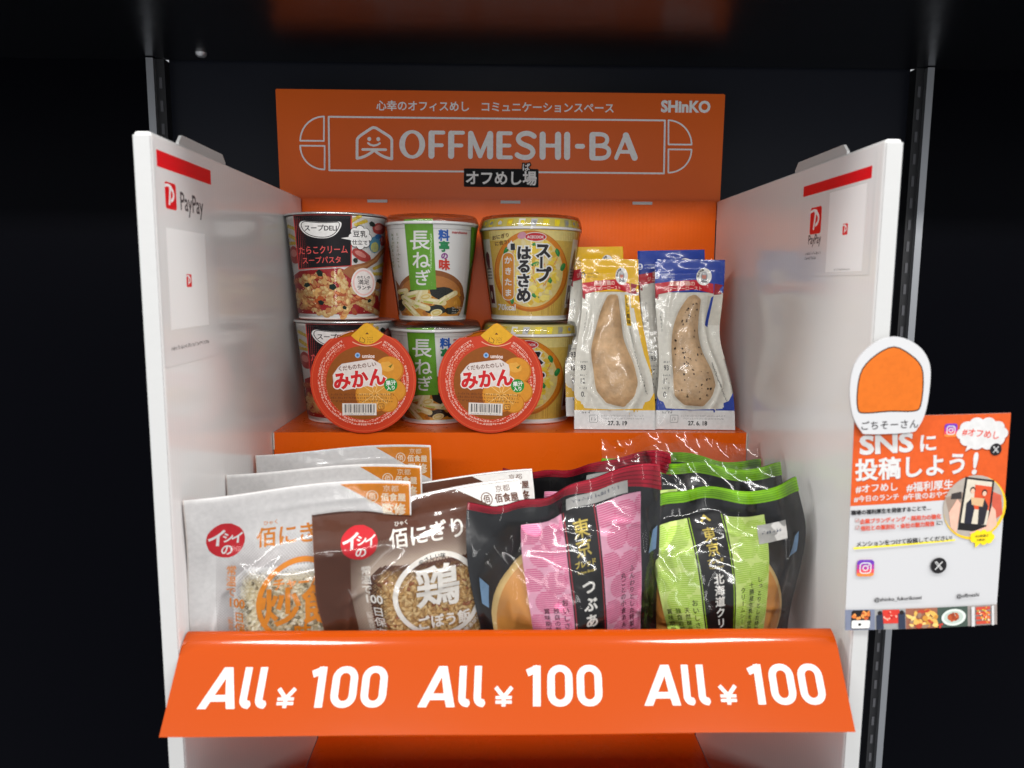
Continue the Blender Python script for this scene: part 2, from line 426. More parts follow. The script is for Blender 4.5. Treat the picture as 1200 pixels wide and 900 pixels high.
# the step is one folded sheet: lower its top so that goods stand at -.226
step.location.z = -.0028
bpart('corner_edge', [((-.2197, .2188, -.242), (-.2185, .2235, -.2262), raw_card)])
bpart('corner_edge', [((.2185, .2188, -.242), (.2197, .2235, -.2262), raw_card)])
bpart('added_shade_board', [((-.2192, .002, -.6119), (.2192, .0045, -.435), orange)])  # board added below the view, blocks low light so the floor stays dark
bpart('tray', [((-.2192, .0125, -.3885), (.2192, .2194, -.3861), orange), ((-.2180, .0122, -.386), (.2105, .0138, -.3212), orange)])
for sx in (-1, 1):
    a = (-.2305, 0, -.614) if sx < 0 else (.2202, 0, -.614); b = (-.2202, .352, -.0008) if sx < 0 else (.2305, .352, -.0008)
    mb = MB(); mb.box(np.array(a)-O, np.array(b)-O, white_card)
    pn = bevel(mb.build('side_panel', box), .0022, 3)
    # front edge cap: the folded white edge, very slightly proud
    fe = MB(); x0, x1 = sorted((sx*.2203, sx*.2304)); fe.box(np.array((x0, -.0012, -.613))-O, np.array((x1, -.0001, -.0032))-O, white_edge); bevel(fe.build('front_edge', pn), .0004)
    tb = MB(); y0, y1 = (.058, .146) if sx < 0 else (.067, .158)
    xo = -.2292 if sx < 0 else .2272
    tb.prism([(y0, -.006), (y1, -.006), (y1, .003), (y1-.006, .0085), (y0+.006, .0085), (y0, .003)],
             lambda u, v, h: np.stack([xo+h, u, v], 1)-O, 0, .002, white_edge); bevel(tb.build('tab', pn), .0006)
    # the payment notice stuck to the inner face
    lb = MB(); art = Art(); paper = pbr('label_paper', (.77, .765, .765), .2, .5); card = pbr('white_sticker', (.90, .90, .90), .35, .4)
    pr = srgb(226, 10, 30); pred = pbr('payment_red', pr, .3, .4); grey = ink(70, 66, 70)
    def picon(cx, cy, s):
        art.add([rrect(cx-s*.5, cy-s*.5, cx+s*.5, cy+s*.5, s*.12)], pred)
        art.add(stroke([(cx-.16*s, cy-.34*s), (cx-.04*s, cy+.24*s)], s*.13, False)+stroke(arc(cx-.16*s, cy+.06*s, .42*s, 78, -62, 14, .26*s), s*.13), card)
        art.add(stroke(bez((cx-.5*s, cy+.34*s), (cx-.1*s, cy+.44*s), (cx+.1*s, cy+.31*s)), s*.10, False), card)
    rng = random.Random(5+sx)
    if sx < 0:
        art.add([rrect(.0025, -.1425, .0985, -.0045, .002)], paper)
        art.add([rect(.0058, -.0203, .0935, -.0103)], pred); picon(.0235, -.0360, .0165)
        art.text('PayPay', .0565, -.0368, .0165, grey, .012, sx=.86)
        art.add([rect(.0135, -.1195, .0768, -.0560)], card); picon(.0455, -.0885, .0085)
        art.scribble(.0125, .076, -.1312, .0028, grey, rng)
        mf = lambda u, v, h: np.stack([-.2202+h, u, v], 1)-O
    else:
        art.add([rrect(-.1235, -.0825, -.0100, -.0040, .002)], paper)
        art.add([rect(-.1207, -.0222, -.0145, -.0145)], pred); picon(-.0953, -.0418, .0195)
        art.text('PayPay', -.0955, -.0550, .0098, grey, .012, sx=.84)
        art.add([rect(-.0735, -.0800, -.0195, -.0245)], card); picon(-.0465, -.0515, .0075)
        art.scribble(-.111, -.082, -.0655, .0022, grey, rng); art.scribble(-.111, -.09, -.0690, .0022, grey, rng); art.scribble(-.06, -.035, -.0783, .0014, grey, rng)
        mf = lambda u, v, h: np.stack([.2202-h, -u, v], 1)-O
    lb.art(art, mf, 2e-4); lb.build('payment_label', pn)

# header card with its lettering
hd = MB(); hx0, hx1, hz0, hz1 = -.2445, .2250, -.020, .1097
hmap = lambda u, v, h: np.stack([u, .3548-.0-h, v], 1)-O
hd.prism([(hx0+.0015, hz0), (hx1-.0005, hz0), (hx1+.0005, hz1-.001), (hx1-.001, hz1), (hx0+.001, hz1), (hx0, hz1-.001)], lambda u, v, h: np.stack([u, .3572-h, v], 1)-O, 0, .0018, orange_head)
art = Art(); hw = ink(252, 248, 246)
def H(c, cy, k=7):
    px = (320 if k == 7 else 580)+c/4.286; py = 90+cy/4.286
    s = 8.864e-4+(py-106)*1.3e-7
    return (-.0100+(px-586)*s, .1097-(py-106)*8.65e-4)
U = 8.9e-4/4.286
def HS(pts, wd, k=7): art.add(stroke([H(x, y, k) for x, y in pts], wd*U), hw)
x, z = H(1112, 146); art.text('心幸のオフィスめし　コミュニケーションスペース', x, z, .01085, hw, .022)
x, z = H(962, 132, 8); art.text('SHinKO', x, z, .0158, hw, .045, sx=.98)
HS([(273, 205), (1970, 205), (1966, 474), (278, 474), (273, 205)], 9)
for s, k, cxs in ((1, 7, 250), (-1, 8, 874)):
    HS([(cxs, 204), (cxs+3*0, 326), (cxs-s*118, 326)]+[(cxs-s*118*math.cos(t), 326-122*math.sin(t)) for t in np.linspace(.05, 1.5, 12)]+[(cxs, 204)], 8, k)
    HS([(cxs+4*s*(k == 7), 470), (cxs+4*s*(k == 7), 351), (cxs-s*118, 351)]+[(cxs-s*118*math.cos(t), 351+119*math.sin(t)) for t in np.linspace(.05, 1.5, 12)]+[(cxs+4*s*(k == 7), 470)], 8, k)
# the little house with a smile
HS([(416, 412), (416, 318)]+bez((416, 318), (420, 306), (440, 292), 5)+bez((484, 262), (500, 251), (516, 262), 6)+bez((568, 294), (588, 306), (590, 320), 5)+[(590, 413)]+bez((590, 413), (540, 406), (502, 370), 8)+bez((502, 370), (462, 406), (416, 412), 8), 14)
HS([(444, 367), (560, 367)], 13); HS(arc(499, 318, 27, 200, 340, 12, -24)[::1], 9) if False else HS([(471, 335), (482, 343), (500, 347), (518, 343), (530, 335)], 10)
for ex in (477, 522):
    a, b = H(ex, 314); art.add([disc(a, b, 10*U)], hw)
ST, BR = 31, 19
def letter(segs, x0=0, k=7):
    cs = []
    for pts, wd in segs: cs += stroke([H(x, y, k) for x, y in pts], wd*U)
    art.add(cs, hw)
T_, B_ = 268, 410
oc = [H(692+50*math.cos(t), 339+61*math.sin(t)) for t in np.linspace(0, 2*math.pi, 40)]
o_out = np.array([H(692+65*math.cos(t), 339+72*math.sin(t)) for t in np.linspace(0, 2*math.pi, 40, endpoint=False)])
o_in = np.array([H(692+36*math.cos(t), 339+55*math.sin(t)) for t in np.linspace(0, 2*math.pi, 40, endpoint=False)])
art.hole(o_out, [o_in], hw)
for fx in (789, 888): letter([([(fx, T_+15), (fx, B_-15)], ST), ([(fx, T_+10), (fx+60, T_+10)], BR), ([(fx, 342), (fx+52, 342)], BR)])
letter([([(985, T_+12), (985, B_-12)], 24), ([(988, T_+12), (1034, B_-16)], 24), ([(1082, T_+12), (1034, B_-16)], 22), ([(1084, T_+15), (1084, B_-15)], ST)])
letter([([(1131, T_+15), (1131, B_-15)], ST), ([(1131, T_+10), (1188, T_+10)], BR), ([(1131, 340), (1182, 340)], BR), ([(1131, B_-10), (1190, B_-10)], BR)])
letter([([(192, 292)]+bez((192, 292), (170, 274), (146, 278), 6)+bez((146, 278), (112, 284), (112, 308), 6)+bez((112, 308), (116, 328), (150, 338), 6)+bez((150, 338), (188, 350), (186, 374), 6)+bez((186, 374), (180, 400), (146, 400), 6)+bez((146, 400), (118, 398), (106, 386), 6), 25)], k=8)
letter([([(235, T_+15), (235, B_-15)], ST), ([(313, T_+15), (313, B_-15)], ST), ([(235, 338), (313, 338)], BR)], k=8)
letter([([(359, T_+15), (359, B_-15)], ST)], k=8)
letter([([(410, 340), (438, 340)], 24)], k=8)
letter([([(487, T_+15), (487, B_-15)], ST), ([(487, 278), (530, 278)]+bez((530, 278), (562, 282), (562, 306), 8)+bez((562, 306), (560, 334), (524, 336), 8)+[(487, 336)], 21), ([(520, 336)]+bez((520, 336), (572, 338), (572, 366), 8)+bez((572, 366), (570, 400), (526, 400), 8)+[(487, 400)], 22)], k=8)
letter([([(608, B_-12), (655, T_+14)], 20), ([(657, T_+15), (702, B_-15)], 32), ([(626, 366), (688, 366)], 18)], k=8)
a, b = H(953, 552), H(215, 458, 8)
art.add([rrect(a[0], a[1], b[0], b[1], .0012)], BLACK)
x, z = H(152, 452, 8); art.text('ば', x, z+.0006, .0085, hw, .02, halo=BLACK, halo_w=.13)
x, z = H(1140, 506); art.text('オフめし場', x, z, .0152, hw, .03)
hd.art(art, hmap, 2e-5)
# the card sits at y = .3554: shift the lettering on to it
hdo = hd.build('header_card', box); hdo.rotation_euler = (0, 0, 0)
for cx in (441, 597, 753):
    sl = MB(); xx = (cx-597)*9.0e-4; sl.box(np.array((xx-.0105, .3506, -.0052))-O, np.array((xx+.0105, .3514, -.0022))-O, white_edge); sl.build('slot_tab', box)

# price flap: a rounded fold along the tray front, then a sloping face
fx0, fx1 = -.2228, .2135
prof = [(.0136, -.3197)]; _y, _z = .0125, -.3191
for _a in [4, 10, 16, 22, 27]+[31+1.6*_i for _i in range(13)]+[53, 57]:
    prof.append((_y, _z)); _t = math.radians(_a); _y -= .00078*math.cos(_t); _z -= .00078*math.sin(_t)
_e = prof[-1]
for _i in (1, 2, 3, 4): prof.append((_e[0]+(-.0268-_e[0])*_i/4, _e[1]+(-.3695-_e[1])*_i/4))
pl = np.array(prof); seg = np.hypot(*np.diff(pl, axis=0).T); arcl = np.concatenate([[0], np.cumsum(seg)])[::-1]; arcl = arcl.max()-np.concatenate([[0], np.cumsum(seg)])
def flap_map(u, v, h):
    y = np.interp(v, arcl[::-1], pl[::-1, 0]); z = np.interp(v, arcl[::-1], pl[::-1, 1])
    e = 1e-4; ty = np.interp(v+e, arcl[::-1], pl[::-1, 0])-np.interp(v-e, arcl[::-1], pl[::-1, 0]); tz = np.interp(v+e, arcl[::-1], pl[::-1, 1])-np.interp(v-e, arcl[::-1], pl[::-1, 1])
    n = np.maximum(np.hypot(ty, tz), 1e-12)
    wob = .0006*np.sin(u*31+1)*np.clip(1-v/.03, 0, 1)
    f = (u-fx0)/(fx1-fx0); q = 1-np.clip(v/arcl.max(), 0, 1); x = (-.2188-.0050*q)*(1-f)+(.2112+.0018*q)*f
    return np.stack([x, y-h*tz/n+wob*-.6, z+h*ty/n], 1)-O
fl = MB(); us = np.linspace(fx0, fx1, 60); vs = np.sort(np.concatenate([arcl]))
for h, fp in ((0, False), (-.0006, True)):
    P = np.array([[(u, v) for u in us] for v in vs]); Q = flap_map(P[..., 0].ravel(), P[..., 1].ravel(), np.full(P[..., 0].size, h)).reshape(P.shape[0], P.shape[1], 3)
    fl.grid(Q, orange_plain, True, flip=fp)
art = Art(); pw = ink(210, 207, 202)
def price(x0):
    k = 1/1830.
    def P_(x, y): return (x0+x*k, .0405-(y)*.0243/49)
    A = []
    outer = np.array([P_(-1, 49.5), P_(21.5, 0), P_(31.5, 0), P_(42.5, 49.5), P_(32.5, 49.5), P_(30.6, 41), P_(13.0, 41), P_(9.2, 49.5)])
    art.hole(outer, [np.array([P_(16.4, 33.2), P_(28.9, 33.2), P_(25.6, 13.5)])], pw)
    for lx in (50.5, 68.5): A += stroke([P_(lx, 0), P_(lx, 38)]+bez(P_(lx, 38), P_(lx, 45), P_(lx+7.5, 45), 6), 8.4*k, False)
    art.add(A, pw)
    Y = stroke([P_(90, 26), P_(99.5, 38), P_(109, 26)], 4.6*k, False)+stroke([P_(99.5, 36), P_(99.5, 49)], 4.6*k, False)+stroke([P_(90, 38.5), P_(109, 38.5)], 3.4*k, False)+stroke([P_(90, 43.8), P_(109, 43.8)], 3.4*k, False)
    art.add(Y, pw)
    one = stroke([P_(138.5, 0), P_(138.5, 49)], 9*k, False)+stroke([P_(127, 9), P_(140, 3.2)], 8*k, False); art.add(one, pw)
    for zx in (166, 201):
        a, b = P_(zx-15, 49.5), P_(zx+15, -.5); c, d = P_(zx-6.2, 41.5), P_(zx+6.2, 7.5)
        art.hole(rrect(a[0], a[1], b[0], b[1], 14*k), [rrect(c[0], c[1], d[0], d[1], 6*k)], pw)
for x0 in (-.2030, -.0640, .0812): price(x0)
fl.art(art, flap_map, 3e-5, g=.012)
fl.build('price_flap', box)
# ------------------------------------------------------------------ instant soup cups on the upper shelf
SHELF = -.2259
clear_film = film('shrink_film', .05, .8, .004, bump=.10, bscale=55, bdist=.003, stretch=(1, 1, .35))
clear_lid = film('clear_lid_plastic', .05, .75, .01, bump=.05, bscale=30)
silver = pbr('silver_rim', (.80, .80, .80), .25, .5, metal=.8)
cup_white = pbr('cup_white_card', (.86, .85, .83), .4, .4)
foil = pbr('foil_lid', (.66, .60, .57), .35, .5, metal=.3)
INK = ink
def spiral_pasta(art, x, y, L, wd, ang, rng, cols):
    n = 5; c, s = math.cos(ang), math.sin(ang)
    for i in range(n):
        t = (i/(n-1)-.5)*L
        art.add([disc(x+t*c, y+t*s, L/n*.78, wd*.5*rng.uniform(.85, 1.1), 12, rot=ang+.85)], cols[0])
        art.add([disc(x+t*c-.1*wd, y+t*s+.12*wd, L/n*.5, wd*.34, 10, rot=ang+.85)], cols[1 if rng.random() < .7 else 2])
class CupArt:
    """label artwork for a tapered cup; positions are metres across the front and up the wall"""
    def __init__(s, r0, r1, h0, h1): s.r = lambda v: r0+(r1-r0)*(np.asarray(v)-h0)/(h1-h0); s.slope = (r1-r0)/(h1-h0)
    def front(s, u, v, h):
        r = s.r(v); a = np.clip(u/r, -.995, .995); t = np.arcsin(a); R = r+h
        return np.stack([R*np.sin(t), -R*np.cos(t), v], 1)
    def around(s, u, v, h):
        R = s.r(v)+h; return np.stack([R*np.sin(u), -R*np.cos(u), v], 1)
def cup_parts(root, ca, v0, v1, art, wall, side=None):
    mb = MB(); n = 72; rs = [(float(ca.r(v)), v) for v in np.linspace(v0, v1, 8)]
    mb.lathe(rs, wall, n); mb.art(art, ca.front, 1.2e-4, g=.0017)
    if side: mb.art(side, ca.around, 1.5e-4, g=.035)
    return mb.build('cup_wall', root)

def face_cam(x, y): return math.atan2(-.0162-x, y+.4673)

# --- cod roe cream pasta soup cup
def make_pasta_cup():
    root = thing('pasta_soup_cup', 'x', 'soup cup')
    H0, H1 = .004, .0975; ca = CupArt(.0385, .0485, H0, H1)
    k = .0945/765; X = lambda x, y: ((x-423-(885-y)*-.012)*k*1.0, H0+(885-y)*k)
    a = Art(1.1e-5); rng = random.Random(3)
    def P(*pts): return np.array([X(*p) for p in pts])
    cream = [INK(226, 176, 110), INK(242, 210, 150), INK(214, 140, 84)]; nori = INK(26, 44, 38); pink = INK(214, 70, 70); yel = INK(240, 204, 60); pinkl = INK(238, 150, 140)
    tarako = INK(196, 66, 60); pot = INK(178, 40, 44); wood = INK(178, 112, 66); woodl = INK(206, 146, 92)
    a.add([P((20, 130), (812, 130), (745, 872), (110, 872))], INK(246, 243, 240), g=.0017)
    for q in range(7):   # pasta and roe scattered round the back picture
        spiral_pasta(a, *X(*[(84, 215), (78, 330), (600, 178), (735, 500), (735, 560), (95, 290), (560, 150)][q]), 80*k, 30*k, rng.uniform(-.8, .8), rng, [yel, INK(250, 226, 110), yel])
    for (x, y, rx, ry, ro) in ((735, 212, 52, 42, .3), (600, 420, 78, 40, -.5), (100, 420, 40, 70, .2), (760, 300, 20, 40, 0)):
        c = X(x, y); a.add([blob(*c, rx*k, ry*k, 16, .06, rng, ro)], tarako); a.add([blob(c[0]-.1*rx*k, c[1]+.2*ry*k, rx*k*.6, ry*k*.45, 12, .1, rng, ro)], pinkl)
    for x, y in ((683, 182), (555, 462), (735, 620)): a.add([blob(*X(x, y), 22*k, 20*k, 6, .2, rng)], nori)
    a.add([blob(*X(702, 335), 42*k, 66*k, 14, .06, rng, -.2)], INK(96, 160, 196)); a.add([blob(*X(700, 355), 30*k, 40*k, 12, .06, rng, -.2)], INK(218, 214, 120)); a.add([blob(*X(728, 272), 28*k, 20*k, 8, .1, rng)], INK(60, 120, 180))
    # bowl and heap of pasta
    a.add([P((92, 575), (140, 545), (230, 535), (440, 520), (560, 560), (720, 700), (745, 872), (112, 872))], pot, g=.0017)
    a.add([P((450, 545), (520, 500), (620, 478), (690, 440), (772, 350), (778, 380), (715, 470), (640, 520), (560, 580), (520, 600))], wood); a.add([P((540, 520), (640, 488), (700, 448), (768, 362), (772, 370), (710, 455), (650, 500), (560, 545))], woodl)
    a.block(28)
    for i in range(95):
        x = rng.uniform(125, 720); t = rng.random(); top = 560+abs(x-330)*.18
        y = top+(860-top)*t
        cs = cream if rng.random() < .72 else [INK(190, 92, 50), INK(226, 138, 90), INK(236, 186, 120)]
        if rng.random() < .7: spiral_pasta(a, *X(x, y), rng.uniform(75, 120)*k, rng.uniform(40, 58)*k, rng.uniform(-1.2, 1.2), rng, cs)
        else: a.add([blob(*X(x, y), rng.uniform(22, 40)*k, rng.uniform(16, 26)*k, 12, .15, rng)], rng.choice(cs))
    for i in range(70): a.add([disc(*X(rng.uniform(140, 720), rng.uniform(580, 865)), rng.uniform(3, 7)*k, n=7)], rng.choice([tarako, pinkl, INK(250, 232, 190)]))
    a.block()
    for x, y, r in ((295, 560, 30), (195, 650, 26), (385, 665, 32), (300, 785, 24), (470, 822, 20), (655, 770, 18)): a.add([blob(*X(x, y), r*k, r*k*.85, 5, .22, rng)], nori)
    # black board, badge and words
    a.add([P((106, 128), (532, 128), (526, 505), (136, 532))], pink); a.add([P((112, 130), (524, 130), (519, 500), (142, 526))], INK(30, 28, 32), g=.0017)
    bd = [X(*p) for p in bez((150, 205), (150, 165), (200, 172))+bez((200, 172), (320, 190), (440, 176))[1:]+bez((440, 176), (475, 180), (440, 240))[1:]+bez((440, 240), (400, 305), (310, 300))[1:]+bez((310, 300), (180, 295), (150, 205))[1:-1]]
    a.add([np.array(bd)], INK(236, 234, 232)); c = np.mean(bd, 0); a.outline(c+(np.array(bd)-c)*.90, 5*k, BLACK)
    a.text('スープDELI', *X(306, 224), 49*k, BLACK, .02, sx=.98)
    ro = INK(232, 96, 92)
    a.text('たらこクリーム', *X(320, 385), 66*k, ro, .01, sx=.78, rot=.03); a.text('スープパスタ', *X(310, 462), 56*k, ro, .01, sx=.86, rot=.03)
    cl = [disc(*X(590+56*math.cos(t)*1.0, 288+60*math.sin(t)), 28*k, n=14) for t in np.linspace(0, 6.28, 9)[:-1]]
    a.add([np.array(p) for p in [disc(*X(590+56*math.cos(t), 288+60*math.sin(t)), 32*k, n=14) for t in np.linspace(0, 6.28, 9)[:-1]]], BLACK)
    a.add(cl+[disc(*X(590, 288), 60*k)]+[P((450, 298), (520, 285), (520, 310))], WHITE)
    a.text('豆乳', *X(588, 262), 52*k, BLACK, .015); a.text('仕立て', *X(588, 325), 38*k, BLACK, .015)
    a.add([disc(*X(612, 630), 90*k, 112*k)], INK(240, 232, 228)); a.ring(*X(612, 630), 80*k, 12*k, INK(240, 196, 190), ry=100*k)
    a.text('わたしの', *X(612, 588), 24*k, BLACK, .02); a.text('満足', *X(612, 625), 42*k, BLACK, .01); a.text('ランチ', *X(614, 668), 36*k, BLACK, .02)
    cup_parts(root, ca, H0, H1, a, cup_white)
    m = MB(); m.lathe([(.0488, .0985), (.0502, .0982), (.0506, .0992), (.0502, .1003), (.0492, .1006), (.0480, .0996)], silver); m.build('rim', root)
    m = MB(); m.lathe([(.0485, .1000), (.0470, .0996), (.0001, .0996)], pbr('cup_lid_pink', srgb(214, 140, 128), .35)); m.build('lid', root)
    m = MB(); m.lathe([(.0001, .0012), (.0372, .0012), (.0384, 0), (.0392, .0012), (.0393, .0040), (.0386, .0042)], cup_white); m.build('base_rim', root)
    m = MB(); m.lathe([(.0396, .0025)]+[(float(ca.r(v))+.0014, v) for v in np.linspace(.006, .094, 12)]+[(.0508, .0975)], clear_film, 96); m.build('shrink_film', root)
    return root

# --- miso soup cup with spring onion
def make_miso_cup():
    root = thing('miso_soup_cup', 'x', 'soup cup')
    H0, H1 = .004, .0905; ca = CupArt(.0325, .0440, H0, H1)
    k = .0865/705; X = lambda x, y: ((x-404-(845-y)*-.010)*k, H0+(845-y)*k)
    def P(*pts): return np.array([X(*p) for p in pts])
    a = Art(1.1e-5); rng = random.Random(8)
    a.add([P((60, 168), (745, 175), (744, 180), (62, 173))], INK(205, 203, 200))
    brown = INK(150, 88, 40); soup = INK(206, 140, 44); soupd = INK(178, 108, 34); onion = INK(232, 216, 160); oniong = INK(196, 196, 90); wak = INK(30, 34, 28); leek = INK(220, 190, 100)
    bowl = [X(*p) for p in [(112, 560)]+arc(390, 650, 254, 195, 350, 26, 165)+[(655, 700), (640, 770), (610, 842), (165, 842), (140, 760)]]
    a.add([np.array(bowl)], brown, g=.0017)
    a.add([np.array([X(*p) for p in arc(385, 665, 236, 195, 350, 26, 140)+[(600, 830), (170, 830)]])], INK(190, 122, 60), g=.0017)
    a.add([np.array([X(*p) for p in arc(378, 740, 246, 180, 360, 26, 120)+[(600, 842), (165, 842)]])], soup, g=.0017)
    a.block(8)
    for i in range(26): a.add([blob(*X(rng.uniform(160, 610), rng.uniform(660, 835)), rng.uniform(18, 42)*k, rng.uniform(10, 20)*k, 12, .2, rng)], rng.choice([soup, soupd, INK(222, 160, 60)]))
    a.block()
    for x, y, rx, ry in ((470, 660, 95, 48), (430, 790, 75, 40), (165, 760, 30, 46), (550, 800, 60, 30), (265, 650, 40, 22), (180, 690, 26, 30)): a.add([blob(*X(x, y), rx*k, ry*k, 14, .18, rng, 0)], wak)
    for x, y, L, wd, an in ((275, 665, 150, 46, .25), (300, 700, 130, 48, 1.2), (410, 725, 160, 42, -.15), (525, 690, 120, 40, .5), (300, 755, 140, 44, -.35), (215, 720, 80, 44, -.6), (240, 790, 150, 40, -.8), (480, 715, 60, 34, .7), (175, 650, 50, 40, .2)):
        c = X(x, y); d = np.array([math.cos(an), math.sin(an)])*L*k/2
        a.add(stroke([np.array(c)-d, np.array(c)+d], wd*k), onion); a.add(stroke([np.array(c)-d*.8+[0, wd*k*.18], np.array(c)+d*.7+[0, wd*k*.2]], wd*.4*k), INK(244, 234, 196)); a.add(stroke([np.array(c)-d*.9-[0, wd*k*.3], np.array(c)-d*.1-[0, wd*k*.3]], wd*.3*k), oniong)
    for x, y in ((432, 812), (350, 690)): a.add([disc(*X(x, y), 46*k, 26*k, 18, rot=.2)], onion); a.ring(*X(x, y), 34*k, 8*k, leek, 20, 18*k, .2)
    a.add([P((190, 108), (402, 104), (432, 632), (236, 642))], INK(104, 164, 44), g=.0017); 
    for ch, x, y, s in (('長', 306, 262, 156), ('ね', 316, 412, 140), ('ぎ', 326, 545, 130)): a.text(ch, *X(x, y), s*k, WHITE, .014)
    for ch, x, y, s, c in (('料', 487, 225, 84, INK(40, 96, 184)), ('亭', 489, 308, 82, INK(40, 140, 84)), ('の', 492, 378, 56, INK(150, 60, 150)), ('味', 490, 445, 86, INK(216, 56, 40))): a.text(ch, *X(x, y), s*k, c, .04)
    a.add([P((500, 200), (515, 262), (470, 258))], INK(60, 150, 200)) if False else None
    a.text('marukome', *X(606, 198), 27*k, INK(200, 40, 50), .02)
    a.add([P((698, 150), (752, 150), (742, 330), (690, 480))], INK(104, 164, 44)); a.add([P((690, 480), (735, 380), (715, 700), (668, 830), (650, 830))], INK(92, 112, 60))
    for x in (140, 100):
        for j in range(9): a.scribble(X(x-12, 0)[0], X(x+14, 0)[0], X(0, 215+j*30)[1], 24*k, INK(158, 164, 130), rng)
    for j in range(3): a.scribble(X(540, 0)[0], X(625, 0)[0], X(0, 775+j*20)[1], 14*k, INK(226, 222, 214), rng)
    cup_parts(root, ca, H0, H1, a, cup_white)
    m = MB(); m.lathe([(.0442, .0905), (.0452, .0902), (.0457, .0915), (.0452, .0930), (.0440, .0932)], cup_white); m.build('rim', root)
    m = MB(); m.lathe([(.0440, .0930), (.0001, .0934)], foil); m.build('lid', root)
    m = MB(); m.lathe([(.0458, .0905), (.0462, .0925), (.0446, .0975), (.0425, .1000), (.0001, .1003)], clear_lid); m.build('clear_lid', root)
    m = MB(); m.lathe([(.0001, .0012), (.0312, .0012), (.0322, 0), (.0332, .0012), (.0334, .0042), (.0326, .0046)], cup_white); m.build('base_rim', root)
    m = MB(); m.lathe([(.0338, .002)]+[(float(ca.r(v))+.0013, v) for v in np.linspace(.006, .086, 12)]+[(.0462, .0908)], clear_film, 96); m.build('shrink_film', root)
    return root

